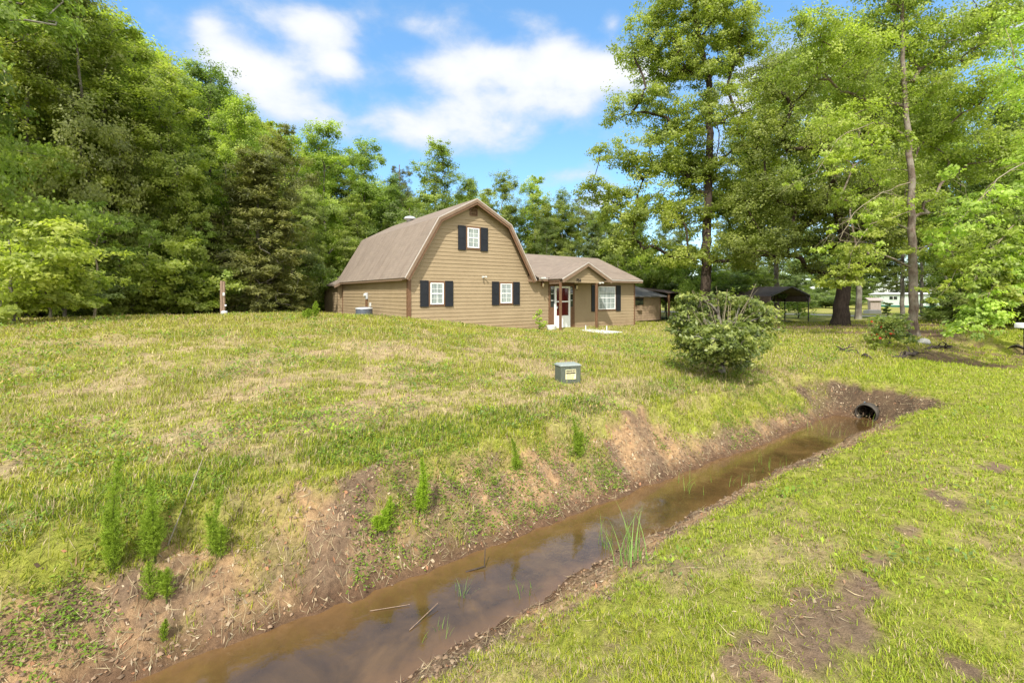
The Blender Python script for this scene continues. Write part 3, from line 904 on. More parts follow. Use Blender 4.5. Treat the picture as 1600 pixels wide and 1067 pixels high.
lap_wall('clapboard_wall', (0, .1), (0, 11.0), -.0, 3.1, M['siding'], house, (-1, 0), seed=3)
lap_wall('clapboard_wall', (7.0, 0), (8.45, 0), 0, 2.9, M['siding'], house, (0, -1), seed=4)
lap_wall('clapboard_wall', (10.46, 0), (15.9, 0), 0, 2.9, M['siding'], house, (0, -1), seed=5)
lap_wall('clapboard_wall', (15.9, .0), (15.9, 7.2), 0, 2.9, M['siding'], house, (1, 0), seed=6)
lap_wall('clapboard_wall', (-.32, 11.02), (.3, 11.02), 0, 2.72, M['siding'], house, (0, -1), seed=7)
lap_wall('clapboard_wall', (-.32, 11.02), (-.32, 14.5), 0, 2.72, M['siding'], house, (-1, 0), seed=8)
# back walls and the wing's end gable
bk = MB(); bk.box(0, 7, 10.9, 11.0, -.6, 3.1); bk.box(7, 15.85, 7.1, 7.2, -.6, 2.9)
bk.prism([(15.88, .15, 2.9), (15.88, 6.9, 2.9), (15.88, 3.5, 4.45)], (-.1, 0, 0)); bk.prism([(.2, 11.0, 3.1), (6.8, 11.0, 3.1), (5.5, 11.0, 5.5), (3.5, 11.0, 6.6), (1.5, 11, 5.5)], (0, -.1, 0))
bk.build('back_wall', M['siding'], house)
fd = MB(); fd.box(.03, 15.87, .03, 7.1, -.7, -.0); fd.box(.03, 6.9, 7, 10.9, -.7, 0)
fd.build('foundation', M['concrete'], house)

# gambrel roof: four slopes with thickness
ry0, ry1 = -.38, 11.35
P_ = [(-EAVE_H, EAVE_Z), (-BRK_H, BRK_Z), (0, APX_Z), (BRK_H, BRK_Z), (EAVE_H, EAVE_Z)]
roof = empty('roof', (0, 0, 0)); roof.parent = house
for k in range(4):
    (x0, z0), (x1, z1) = P_[k], P_[k + 1]
    sl = Vector((x1 - x0, 0, z1 - z0)).normalized(); nrm = Vector((-sl.z, 0, sl.x))
    b = MB(); q = [(GX + x0, ry0, z0), (GX + x1, ry0, z1), (GX + x1, ry1, z1), (GX + x0, ry1, z0)]
    b.prism([tuple(Vector(p) - nrm * .05) for p in q], nrm * .05)
    o = b.build('shingle_slope', M['shingle'], roof); uvproj(o, (0, 1, 0), tuple(sl))
# drip edge, barge boards along the rake, deep soffit
for (ya, yb, zo, hh, mat, nm) in ((-.395, -.375, .0, .045, 'drip', 'drip_edge'), (-.40, -.375, -.09, .135, 'fascia', 'barge_board'), (-.375, -.36, -.215, .11, 'trim', 'barge_board')):
    b = MB()
    for k in range(4):
        (x0, z0), (x1, z1) = P_[k], P_[k + 1]; sl = Vector((x1 - x0, 0, z1 - z0)).normalized(); nrm = Vector((-sl.z, 0, sl.x))
        def off(i, d):
            """outline corner i moved inwards by d, mitred"""
            pts = P_
            if i in (0, 4):
                s0 = 0 if i == 0 else 3
                s_ = Vector((pts[s0 + 1][0] - pts[s0][0], 0, pts[s0 + 1][1] - pts[s0][1])).normalized(); n_ = Vector((-s_.z, 0, s_.x))
                return Vector((pts[i][0], 0, pts[i][1])) + n_ * d
            s1 = Vector((pts[i][0] - pts[i - 1][0], 0, pts[i][1] - pts[i - 1][1])).normalized(); s2 = Vector((pts[i + 1][0] - pts[i][0], 0, pts[i + 1][1] - pts[i][1])).normalized()
            n1_ = Vector((-s1.z, 0, s1.x)); n2_ = Vector((-s2.z, 0, s2.x)); m_ = (n1_ + n2_).normalized()
            return Vector((pts[i][0], 0, pts[i][1])) + m_ * (d / m_.dot(n1_))
        top = zo + (.0 if zo == 0 else .045); bot = top - hh
        a, b2, c, d = off(k, top), off(k + 1, top), off(k + 1, bot), off(k, bot)
        b.prism([(GX + p.x, ya, p.z) for p in (a, b2, c, d)], (0, yb - ya, 0))
    b.build(nm, M[mat], house)
b = MB()
for k in range(4):
    a, b2, c, d = [Vector(p) for p in ((P_[k][0], 0, P_[k][1]), (P_[k + 1][0], 0, P_[k + 1][1]), (0, 0, 0), (0, 0, 0))]
    sl = (b2 - a).normalized(); nrm = Vector((-sl.z, 0, sl.x))
    q = [a - nrm * .06, b2 - nrm * .06, b2 - nrm * .08, a - nrm * .08]
    b.prism([(GX + p.x, -.355, p.z) for p in q], (0, .36, 0))
b.build('soffit', M['trim'], house)
# eave returns, side fascia
for s_ in (-1, 1):
    b = MB(); x0 = GX + s_ * 3.5; x1 = GX + s_ * 3.80
    b.prism([(x0, -.36, 2.70), (x1, -.36, 2.70), (GX + s_ * 3.62, -.36, 3.05), (x0, -.36, 3.05)], (0, .36, 0))
    b.build('eave_return', M['fascia'], house)
b = MB(); b.box(GX - 3.80, GX - 3.77, -.0, 11.3, 2.66, 2.76); b.box(GX - 3.77, GX - 3.52, 0, 11.3, 2.70, 2.72); b.build('fascia_board', M['fascia'], house)
b = MB(); b.box(GX + 3.77, GX + 3.80, 7.4, 11.3, 2.66, 2.76); b.build('fascia_board', M['fascia'], house)
# rear addition's rake seen past the corner
b = MB(); b.prism([(-.62, 10.6, 2.55), (3.0, 10.6, 4.3), (3.0, 10.6, 4.42), (-.62, 10.6, 2.67)], (0, 4.1, 0))
o = b.build('shingle_slope', M['shingle'], roof); uvproj(o, (0, 1, 0), (.9, 0, .43))
b = MB(); b.prism([(-.64, 10.57, 2.42), (-.0, 10.57, 2.73), (-.0, 10.57, 2.90), (-.64, 10.57, 2.58)], (0, .03, 0)); b.build('barge_board', M['fascia'], house)

# corner boards
b = MB(); b.box(-.035, .13, -.045, -.0, -.1, 2.75); b.box(-.035, -.0, -.0, .13, -.1, 2.75); b.build('corner_board', M['trim'], house)
b = MB(); b.box(-.035, 0, 10.86, 10.99, -.1, 2.7); b.build('corner_board', M['trim'], house)
b = MB(); b.prism([(15.84, -.04, -.1), (15.94, -.04, -.1), (15.94, .1, -.1), (15.9, .1, -.1), (15.9, 0, -.1), (15.84, 0, -.1)], (0, 0, 2.82)); b.build('corner_board', M['trim'], house)

# wing roof
RS = Vector((0, 4.0, 1.68)).normalized(); RN = Vector((0, -RS.z, RS.y))
b = MB(); q = [(7.36, -.5), (7.36, .12), (5.5, .12), (5.5, 3.5), (16.1, 3.5), (16.1, -.5)]
zr = lambda yy: 2.95 + .42 * (yy + .5)
b.prism([(x, y, zr(y)) for x, y in reversed(q)], -RN * .05)
o = b.build('shingle_slope', M['shingle'], roof); uvproj(o, (1, 0, 0), tuple(RS))
b = MB(); b.prism([(5.5, 3.5, zr(3.5)), (16.1, 3.5, zr(3.5)), (16.1, 7.5, 2.95), (5.5, 7.5, 2.95)], (0, .02, -.05)); o = b.build('shingle_slope', M['shingle'], roof); uvproj(o, (1, 0, 0), (0, .92, -.39))
for a_, b_ in ((7.36, 8.0), (11.95, 16.12)):
    b = MB(); b.box(a_, b_, -.53, -.50, 2.74, 2.91); b.build('fascia_board', M['fascia'], house)
for a_, b_ in ((7.36, 8.0), (11.95, 16.12)):
    b = MB(); b.box(a_, b_, -.545, -.53, 2.86, 2.925); b.build('drip_edge', M['drip'], house)
b = MB(); b.box(7.36, 16.08, -.5, .0, 2.755, 2.77); b.build('soffit', M['trim'], house)
b = MB(); b.prism([(16.10, -.5, 2.74), (16.10, 3.5, zr(3.5) - .2), (16.10, 7.5, 2.74), (16.10, 7.5, 2.92), (16.10, 3.5, zr(3.5) - .02), (16.10, -.5, 2.92)], (.025, 0, 0)); b.build('barge_board', M['fascia'], house)

# porch gable
PX, PZ, PE, PL, PR = 9.98, 3.82, 2.87, 8.03, 11.93
porch = empty('porch', (0, 0, 0)); porch.parent = house
for xe in (PL, PR):
    sl = Vector((PX - xe, 0, PZ - PE)).normalized(); n_ = Vector((-sl.z, 0, sl.x))
    if n_.z < 0: n_ = -n_
    b = MB(); b.prism([(xe, -1.68, PE), (PX, -1.68, PZ), (PX, 1.6, PZ), (xe, 1.6, PE)], -n_ * .05)
    o = b.build('shingle_slope', M['shingle'], porch); uvproj(o, (0, 1, 0), tuple(sl))
b = MB(); b.prism([(PL, -1.70, PE), (PX, -1.70, PZ), (PR, -1.70, PE), (PR - .0, -1.70, PE - .06), (PX, -1.70, PZ - .055), (PL, -1.70, PE - .06)], (0, .03, 0)); b.build('drip_edge', M['drip'], porch)
b = MB(); b.prism([(PL + .03, -1.69, PE - .055), (PX, -1.69, PZ - .05), (PR - .03, -1.69, PE - .055), (PR - .03, -1.69, PE - .22), (PR - .1, -1.69, PE - .22), (PX, -1.69, PZ - .24), (PL + .1, -1.69, PE - .22), (PL + .03, -1.69, PE - .22)], (0, .03, 0)); b.build('barge_board', M['fascia'], porch)
b = MB()
for k in range(7):
    z0 = 2.665 + k * .16; z1 = z0 + .16
    def hw(zz): return max(.0, (PZ - .16 - zz) / (PZ - PE) * 1.95)
    if z0 > PZ - .25: break
    xl0, xr0 = max(8.14, PX - hw(z0)), min(11.5, PX + hw(z0)); xl1, xr1 = max(8.14, PX - hw(z1)), min(11.5, PX + hw(z1))
    b.quad((xl0, -1.47, z0), (xr0, -1.47, z0), (xr1, -1.45, z1), (xl1, -1.45, z1)); b.quad((xl0, -1.44, z0), (xr0, -1.44, z0), (xr0, -1.47, z0), (xl0, -1.47, z0))
b.prism([(8.16, -1.44, 2.67), (11.5, -1.44, 2.67), (11.5, -1.44, 2.86), (PX, -1.44, 3.6), (8.2, -1.44, 2.8)], (0, .06, 0))
b.build('gable_siding', M['siding'], porch)
for a_ in (8.10, 11.4):
    b = MB(); b.box(a_, a_ + .1, -1.38, -.5, 2.6, 2.85); b.build('porch_beam', M['fascia'], porch)
b = MB(); b.box(PL + .02, PR - .02, -1.38, -.02, 2.72, 2.74); b.build('porch_ceiling', M['trim'], porch)
for xp in (8.10, 10.85):
    b = MB(); b.box(xp - .055, xp + .055, -1.50, -1.39, -.25, 2.66); b.build('porch_post', M['trim'], porch, .006)
b = MB(); b.box(8.25, 10.95, -1.45, -.03, -.35, .03); b.build('porch_slab', M['concrete'], porch, .01)
b = MB(); b.box(8.95, 10.2, -1.0, -.25, .03, .05); b.build('doormat', M['black'], porch)

# front door group
b = MB(); b.box(8.45, 8.58, -.05, 0, 0, 2.60); b.box(8.58, 8.86, -.035, 0, 0, 1.28); b.box(8.58, 8.86, -.03, 0, 2.47, 2.6); b.box(10.09, 10.33, -.035, 0, 0, 1.28); b.box(10.09, 10.33, -.03, 0, 2.47, 2.6); b.box(10.33, 10.46, -.05, 0, 0, 2.60); b.box(8.86, 10.09, -.03, 0, 2.5, 2.6)
b.box(8.45, 10.46, .0, .1, 0, 2.9)
b.build('door_surround', M['trim'], house)
for x0, x1 in ((8.60, 8.84), (10.11, 10.31)):
    b = MB(); b.box(x0, x1, -.04, -.003, 1.28, 2.47); sl_ = b.build('sidelight', M['darkglass'], house)
    for zz in (1.66, 2.05, 2.36): b = MB(); b.box(x0 + .02, x1 - .02, -.052, -.04, zz - .02, zz + .02); b.build('glazing_bar', M['offwhite'], sl_)
b = MB()
b.box(8.88, 9.0, -.09, -.003, .06, 2.48); b.box(9.95, 10.07, -.09, -.003, .06, 2.48); b.box(9.0, 9.95, -.09, -.003, 2.38, 2.48)
b.box(9.0, 9.95, -.08, -.003, .06, .78); b.box(9.0, 9.95, -.08, -.003, 1.56, 1.63)
door = b.build('storm_door', M['white'], house)
b = MB(); b.box(9.0, 9.95, -.045, -.01, .78, 1.56); b.box(9.0, 9.95, -.045, -.01, 1.63, 2.38); b.build('door_glass', M['redglass'], door)
b = MB(); b.box(9.03, 9.06, -.13, -.08, 1.2, 1.32); b.build('handle', M['lightgrey'], door)


def window(x0, x1, z0, z1, nx, nz, shut=None, trim=.09):
    """white sash window in the front wall; x0..x1, z0..z1 is the white frame"""
    b = MB(); f = .045
    b.box(x0, x0 + f, -.075, -.01, z0, z1); b.box(x1 - f, x1, -.075, -.01, z0, z1); b.box(x0 + f, x1 - f, -.075, -.01, z0, z0 + f); b.box(x0 + f, x1 - f, -.075, -.01, z1 - f, z1)
    zm = (z0 + z1) / 2; b.box(x0 + f, x1 - f, -.07, -.03, zm - .022, zm + .022)
    w = b.build('window', M['white'], house)
    b = MB(); b.box(x0 + f, x1 - f, -.05, -.03, z0 + f, zm - .022); b.box(x0 + f, x1 - f, -.058, -.038, zm + .022, z1 - f); b.build('pane', M['glass'], w)
    b = MB()
    for i in range(1, nx): xx = x0 + f + (x1 - x0 - 2 * f) * i / nx; b.box(xx - .008, xx + .008, -.064, -.048, z0 + f, z1 - f)
    for j in range(1, nz):
        if abs(j - nz / 2) < .1: continue
        zz = z0 + f + (z1 - z0 - 2 * f) * j / nz; b.box(x0 + f, x1 - f, -.0625, -.049, zz - .008, zz + .008)
    b.build('muntins', M['white'], w)
    b = MB(); t = trim
    b.box(x0 - t, x0, -.05, -.0, z0 - t, z1 + t); b.box(x1, x1 + t, -.05, 0, z0 - t, z1 + t); b.box(x0, x1, -.05, 0, z0 - t, z0); b.box(x0, x1, -.05, 0, z1, z1 + t)
    b.build('casing', M['trim'], w)
    for a, c, zb, zt in shut or []:
        b = MB(); b.box(a, a + .05, -.075, -.03, zb, zt); b.box(c - .05, c, -.075, -.03, zb, zt)
        for zz in (zb, (zb + zt) / 2 - .03, zt - .06): b.box(a + .05, c - .05, -.074, -.03, zz, zz + .06)
        b.box(a + .05, c - .05, -.062, -.03, zb + .06, zt - .06)
        sh = b.build('shutter', M['shutter'], house)


L2 = lambda zc: zc - HG
window(1.10, 1.79, L2(-.51), L2(.52), 2, 4, [(.58, 1.0, L2(-.62), L2(.63)), (1.89, 2.31, L2(-.62), L2(.63))])
window(5.13, 5.86, L2(-.50), L2(.53), 2, 4, [(4.60, 5.03, L2(-.60), L2(.64)), (5.96, 6.38, L2(-.60), L2(.64))])
window(3.13, 3.81, L2(2.32), L2(3.32), 2, 4, [(2.60, 3.03, L2(2.18), L2(3.40)), (3.91, 4.33, L2(2.18), L2(3.40))])
window(12.46, 13.98, L2(-.98), L2(.46), 4, 4, [(11.87, 12.36, L2(-1.10), L2(.53)), (14.08, 14.50, L2(-1.10), L2(.53))])
# gable vent
b = MB(); b.box(3.28, 3.33, -.06, 0, 6.0, 6.46); b.box(3.67, 3.72, -.06, 0, 6.0, 6.46); b.box(3.33, 3.67, -.06, 0, 6.41, 6.46); b.box(3.33, 3.67, -.06, 0, 6.0, 6.04)
for k in range(7):
    zz = 6.05 + k * .052; b.prism([(3.33, -.05, zz), (3.33, -.005, zz + .045), (3.33, -.005, zz + .055), (3.33, -.05, zz + .012)], (.34, 0, 0))
b.build('gable_vent', M['trim'], house)
# roof vent on the ridge
b = MB(); b.lathe([(.20, 0), (.20, .16), (.36, .18), (.38, .24), (.30, .33), (.12, .38), (.01, .385)], 0, 0, 18); o = b.build('roof_vent', M['lightgrey'], house, smooth=True); o.location = (3.15, 7.3, 6.58)
# floodlight between the windows, lamps
def floodlight(x, y, z, name='floodlight'):
    b = MB(); b.lathe([(.05, -.02), (.05, .02)], 0, 0, 10); b.box(-.04, .04, -.03, .05, -.04, .04)
    for s_ in (-1, 1):
        b.tube([(0, -.02, 0), (s_ * .07, -.07, .02), (s_ * .13, -.15, -.01)], [.012, .02, .05], 10)
    o = b.build(name, M['offwhite'], house); o.location = (x, y, z); return o


floodlight(4.05, -.06, L2(.86)); floodlight(10.9, -1.68, L2(.62)); floodlight(7.5, -.62, L2(.86))
for x, z in ((7.95, L2(.53)), (10.55, L2(.42))):
    b = MB(); b.box(-.05, .05, -.03, .03, -.1, .1); b.tube([(0, -.02, .05), (0, -.1, .12), (0, -.12, .08)], .012, 8); b.lathe([(.08, .07), (.03, .13)], 0, -.12, 10); b.lathe([(.05, -.17), (.02, -.2)], 0, -.12, 8)
    o = b.build('porch_lamp', M['brass'] if x < 9 else M['black'], house); o.location = (x, -.03, z)
    b = MB(); b.lathe([(.03, -.17), (.06, -.06), (.07, .02), (.06, .07)], 0, -.12, 12); o2 = b.build('lamp_glass', M['bulb'], o, smooth=True)
# house number on the porch gable
def text_mesh(name, body, size, mat, parent, loc, rot=(R(90), 0, 0), ext=.006, sx=1):
    cu = bpy.data.curves.new(name, 'FONT'); cu.body = body; cu.size = size; cu.extrude = ext; cu.align_x = 'CENTER'; cu.align_y = 'CENTER'; cu.offset = size * .018
    tmp = bpy.data.objects.new('tmp', cu); COL.objects.link(tmp); bpy.context.view_layer.update()
    me_ = bpy.data.meshes.new_from_object(tmp.evaluated_get(bpy.context.evaluated_depsgraph_get())); me_.name = name
    bpy.data.objects.remove(tmp); me_.materials.clear(); me_.materials.append(mat)
    o = bpy.data.objects.new(name, me_); COL.objects.link(o); o.parent = parent; o.location = loc; o.rotation_euler = rot; o.scale = (sx, 1, 1)
    return o


text_mesh('house_number', '754', .24, M['ink'], house, (9.42, -1.49, 2.78))
# electric meter, conduit and the smaller box on the side wall
b = MB(); b.box(-.12, -.03, 5.72, 5.98, 1.75, 2.1); mt = b.build('electric_meter', M['lightgrey'], house, .01)
b = MB(); b.tube([(-.12, 5.85, 1.98), (-.22, 5.85, 1.98)], [.1, .08], 14); b.build('meter_dial', M['offwhite'], mt)
b = MB(); b.box(-.11, -.03, 5.78, 5.94, .9, 1.72); b.tube([(-.07, 5.86, .95), (-.07, 5.86, -.2)], .03, 8); b.build('conduit', M['trim'], house)
b = MB(); b.box(-.1, -.03, 5.15, 5.3, 1.35, 1.55); b.tube([(-.07, 5.22, 1.35), (-.07, 5.22, 0)], .018, 8); b.build('junction_box', M['offwhite'], house)

# ramp, stakes, planter
RPT = [(17.45, 18.5), (18.6, 18.5), (17.3, 15.0), (16.2, 15.0)]
b = MB(); zz = [HG + .06, HG + .06, hz(17.3, 15.0) + .04, hz(16.2, 15) + .04]
tops = [(*w2(*p), q) for p, q in zip(RPT, zz)]
b.prism([tuple(Vector(t) - Vector((0, 0, .12))) for t in tops], (0, 0, .12)); tag(b.build('ramp', M['offwhite'], None), 'pale weathered ramp sloping from the porch into the grass', 'ramp')
for (pu, pvv, lab) in ((17.35, 17.6, 'white stake on the near side of the ramp, closer to the door'), (17.9, 16.6, 'white stake by the ramp below the large window')):
    x, y = w2(pu, pvv); b = MB(); b.tube([(x, y, HG - .1), (x, y, HG + .36)], .03, 8); tag(b.build('stake', M['offwhite'], None), lab, 'stake', 'white stakes beside the ramp')
x, y = w2(16.15, 19.0)
pl = empty('planter', (x, y, HG + .02), ANG); tag(pl, 'white curved plastic planter against the wall left of the door', 'planter')
b = MB(); b.lathe([(.17, 0), (.24, .06), (.27, .27), (.29, .30), (.27, .31), (.24, .28)], 0, 0, 18); o = b.build('pot', M['white'], pl, smooth=True); o.scale = (1.25, .6, 1)
b = MB(); b.lathe([(.24, .25), (.01, .27)], 0, 0, 14); o = b.build('potting_soil', M['log'], pl); o.scale = (1.2, .58, 1)

# air-conditioning unit
u_, v_ = 7.55, 24.1; x, y = w2(u_, v_)
ac = empty('air_conditioner', (x, y, -1.36), ANG); tag(ac, 'round grey air-conditioning unit on the grass beside the house', 'air conditioner')
b = MB(); b.lathe([(.40, 0), (.42, .05), (.42, .52), (.40, .55)], 0, 0, 28); b.build('casing', M['grey'], ac)
b = MB()
for k in range(8): z = .07 + k * .058; b.lathe([(.425, z), (.44, z + .012), (.44, z + .028), (.425, z + .038)], 0, 0, 28)
b.build('louvres', simple('slate_blue_plastic', (.10, .12, .16), .5), ac)
b = MB(); b.lathe([(.40, .56), (.455, .565), (.45, .60), (.34, .635), (.3, .60), (.01, .60)], 0, 0, 28); b.build('fan_cover', M['lightgrey'], ac)

# wooden service post far left
x, y = pxground(348, 0, 0)[0], 0
D_ = 19.6; x = (348 - 800) / F * D_; y = D_; zg = gxy(x, y)
sp_ = empty('service_post', (x, y, zg), .35); tag(sp_, 'brown wooden post with meter boxes in front of the left wood', 'post')
b = MB(); b.box(-.085, -.005, -.07, .07, -.3, 1.48); b.box(.005, .085, -.07, .07, -.3, 1.46); b.build('post', M['wood'], sp_, .006)
b = MB(); b.box(.02, .10, -.13, -.07, .84, .97); b.build('meter_box', M['offwhite'], sp_, .01)
b = MB(); b.tube([(.10, -.1, .42), (.16, -.1, .42)], .045, 10); b.build('socket', M['lightgrey'], sp_)
b = MB(); b.lathe([(.05, 0), (.13, .02), (.13, .15), (.1, .19), (.01, .2)], .09, -.15, 14); b.build('valve_cap', M['lightgrey'], sp_)

# utility box
x, y, zg = ground_at(888, 596)
ub = empty('utility_box', (x, y, zg - .02), R(17)); ub.scale = (y / 9.0 * .98,) * 3; tag(ub, 'faded green utility box with a yellow sign, standing in the field', 'utility box')
b = MB(); b.prism([(-.23, -.16, 0), (.20, -.16, 0), (.20, .16, 0), (-.23, .16, 0)], (0, 0, .36)); b.build('body', M['boxgreen'], ub, .015)
b = MB(); b.box(-.245, .215, -.175, .175, .352, .375); b.prism([(-.24, -.17, .375), (.21, -.17, .375), (.19, -.12, .395), (-.22, -.12, .395)], (0, .27, 0)); b.build('lid', M['boxtop'], ub, .01)
b = MB(); b.box(-.13, .09, -.168, -.162, .10, .29); sg = b.build('warning_sign', M['sign'], ub)
b = MB(); b.box(-.122, .082, -.1695, -.168, .205, .28); b.build('sign_heading', M['ink'], sg)
text_mesh('sign_lettering', 'WARNING', .042, M['sign'], sg, (-.02, -.170, .243), ext=.0006)
text_mesh('sign_lettering', 'BURIED CABLE', .024, M['ink'], sg, (-.02, -.1685, .185), ext=.0006)
b = MB()
for k, (a, c) in enumerate(((.165, .9), (.148, .75), (.131, .85), (.114, .6))):
    xx = -.115
    rr = random.Random(k)
    while xx < -.115 + .19 * c:
        w_ = rr.uniform(.008, .022); b.box(xx, xx + w_, -.169, -.168, a - .004, a + .004); xx += w_ + .005
b.build('sign_small_print', M['ink'], sg)

# culvert pipes
def culvert(name, u0, u1, v0, r, zc, lab):
    b = MB(); pts = []; rad = []
    x0, y0 = w2(u0, v0); x1, y1 = w2(u1, v0); n = int((u1 - u0) / .035)
    A = Vector((x0, y0, zc)); Bv = Vector((x1, y1, zc)); d = (Bv - A).normalized(); s_ = d.cross(Vector((0, 0, 1)))
    K = 28
    for i in range(n + 1):
        p = A.lerp(Bv, i / n); rr = r + (.008 if i % 2 else -.004)
        for k in range(K):
            t = 2 * math.pi * k / K; b.v.append(tuple(p + s_ * math.cos(t) * rr + Vector((0, 0, 1)) * math.sin(t) * rr))
    for i in range(n):
        for k in range(K): k2 = (k + 1) % K; b.f.append((i * K + k, i * K + k2, (i + 1) * K + k2, (i + 1) * K + k))
    o = b.build(name, M['brownpipe'], None, smooth=True); s2 = o.modifiers.new('wall', 'SOLIDIFY'); s2.thickness = .018; s2.offset = -1
    tag(o, lab, 'culvert pipe'); return o


culvert('culvert_pipe', 10.30, 14.6, 3.10, .155, -2.235, 'dark corrugated culvert pipe mouth where the muddy ditch ends')
culvert('culvert_pipe', 25.75, 31, 3.0, .24, -2.22, 'black culvert pipe opening at the right edge beyond the grass crossing')

# ------------------------------------------------------------------ carport
gc = -2.36
cx, cy = w2(36.6, 17.0)
cp = empty('carport', (cx, cy, gc), ANG); tag(cp, 'rusty dark metal carport with thin black posts, right of the bush', 'carport')
CW, CL_, CE, CR = 6.8, 9.6, 2.15, 2.95
for i in range(6):
    yy = .1 + i * (CL_ - .2) / 5
    for xx in (.06, CW - .06):
        b = MB(); b.box(xx - .035, xx + .035, yy - .035, yy + .035, -.3, CE + .02); b.build('post', M['black'], cp)
    b = MB(); b.beam((.06, yy, CE), (CW / 2, yy, CR - .08), .05, .06); b.beam((CW - .06, yy, CE), (CW / 2, yy, CR - .08), .05, .06)
    b.beam((.06, yy, CE - .45), (.5, yy, CE + .08), .04, .04); b.beam((CW - .06, yy, CE - .45), (CW - .5, yy, CE + .08), .04, .04); b.build('rafter', M['black'], cp)
b = MB()
b.prism([(-.1, 0, CE), (.05, 0, CE + .1), (CW / 2, 0, CR), (CW - .05, 0, CE + .1), (CW + .1, 0, CE), (CW + .1, 0, CE - .5), (CW + .07, 0, CE - .5), (CW + .07, 0, CE - .02), (CW - .06, 0, CE + .05), (CW / 2, 0, CR - .05), (.06, 0, CE + .05), (-.07, 0, CE - .02), (-.07, 0, CE - .5), (-.1, 0, CE - .5)], (0, CL_, 0))
b.build('roof', M['rust'], cp)
b = MB(); b.beam((0, -.02, CE + .08), (CW / 2, -.02, CR), .03, .09); b.beam((CW, -.02, CE + .08), (CW / 2, -.02, CR), .03, .09); b.build('roof_trim', M['black'], cp)

# shed with its lean-to
sx_, sy_ = w2(28.35, 24.3)
sd = empty('shed', (sx_, sy_, -2.2), ANG); tag(sd, 'small tan clapboard shed under vines, right of the house', 'shed')
lap_wall('clapboard_wall', (0, 0), (4.4, 0), 0, 1.95, M['siding2'], sd, (0, -1), .2, seed=11)
lap_wall('clapboard_wall', (0, .12), (0, 3.6), 0, 1.95, M['siding2'], sd, (-1, 0), .2, seed=12)
lap_wall('clapboard_wall', (4.4, .12), (4.4, 3.6), 0, 1.95, M['siding2'], sd, (1, 0), .2, seed=13)
b = MB(); b.prism([(-.3, -.45, 1.92), (4.7, -.45, 1.92), (4.7, 3.9, 3.1), (-.3, 3.9, 3.1)], (0, 0, .09)); b.build('roof', M['shedroof'], sd)
b = MB(); b.box(1.0, 2.2, -.05, -.03, 1.2, 1.9); o = b.build('window', M['trim'], sd)
b = MB(); b.box(1.08, 2.12, -.06, -.05, 1.27, 1.85); b.build('pane', M['darkglass'], o)
b = MB(); b.box(1.35, 1.75, -.25, -.03, .85, 1.25); b.build('wall_box', M['siding2'], sd)
b = MB(); b.box(-.03, .08, -.05, .0, 0, 1.95); b.box(4.34, 4.45, -.05, 0, 0, 1.95); b.build('corner_board', M['trim'], sd)
lx, ly = w2(33.0, 23.6)
lt = empty('lean_to', (lx, ly, -2.3), ANG); tag(lt, 'open lean-to with a low dark rusty roof between shed and carport', 'lean-to')
for k in range(3):
    b = MB(); b.box(.2 + k * 2.2 - .06, .2 + k * 2.2 + .06, .1, .22, -.2, 2.4); b.build('post', M['trim'], lt)
b = MB(); b.prism([(0, 0, 2.35), (5.4, 0, 2.35), (5.4, 5, 2.9), (0, 5, 2.9)], (0, 0, .06)); b.build('roof', M['rust'], lt)
b = MB(); b.box(0, 5.2, 4.8, 4.9, 0, 2.8); b.build('back_wall', M['log'], lt)

# mobile home far right
p1 = Vector((.786 * 89, 89, 0)); p2 = Vector((.998 * 74.5, 74.5, 0)); dm = (p2 - p1); ml = dm.length; ma = math.atan2(dm.y, dm.x)
mh = empty('mobile_home', (p1.x, p1.y, -2.52), ma); tag(mh, 'long pale mint mobile home with green skirting beyond the far lane', 'mobile home')
b = MB(); b.box(0, ml, 0, 4.2, .38, 2.35); b.build('wall', M['mobile'], mh)
b = MB(); b.box(.0, ml, -.03, 4.23, -.3, .38); b.build('skirting', M['mobile_green'], mh)
b = MB(); b.prism([(-.15, -.15, 2.35), (-.15, 4.35, 2.35), (-.15, 4.35, 2.47), (-.15, 2.1, 2.72), (-.15, -.15, 2.47)], (ml + .3, 0, 0)); b.build('roof', M['white'], mh)
b = MB(); b.box(-.17, ml + .17, -.19, -.15, 2.33, 2.44); b.box(-.19, -.155, -.19, 4.4, 2.33, 2.44); b.build('roof_trim', simple('dark_trim', (.05, .07, .08), .5), mh)
for x0, x1 in ((3.6, 4.9), (7.2, 8.3), (11.2, 12.6)):
    b = MB(); b.box(x0, x1, -.04, 0, 1.45, 2.0); o = b.build('window', M['darkglass'], mh); b = MB(); b.box(x0 + (x1 - x0) / 2 - .05, x0 + (x1 - x0) / 2 + .05, -.05, -.04, 1.45, 2.0); b.build('frame', M['white'], o)
b = MB(); b.box(-.04, 0, 1.4, 2.1, 1.2, 2.0); b.build('window', M['darkglass'], mh)
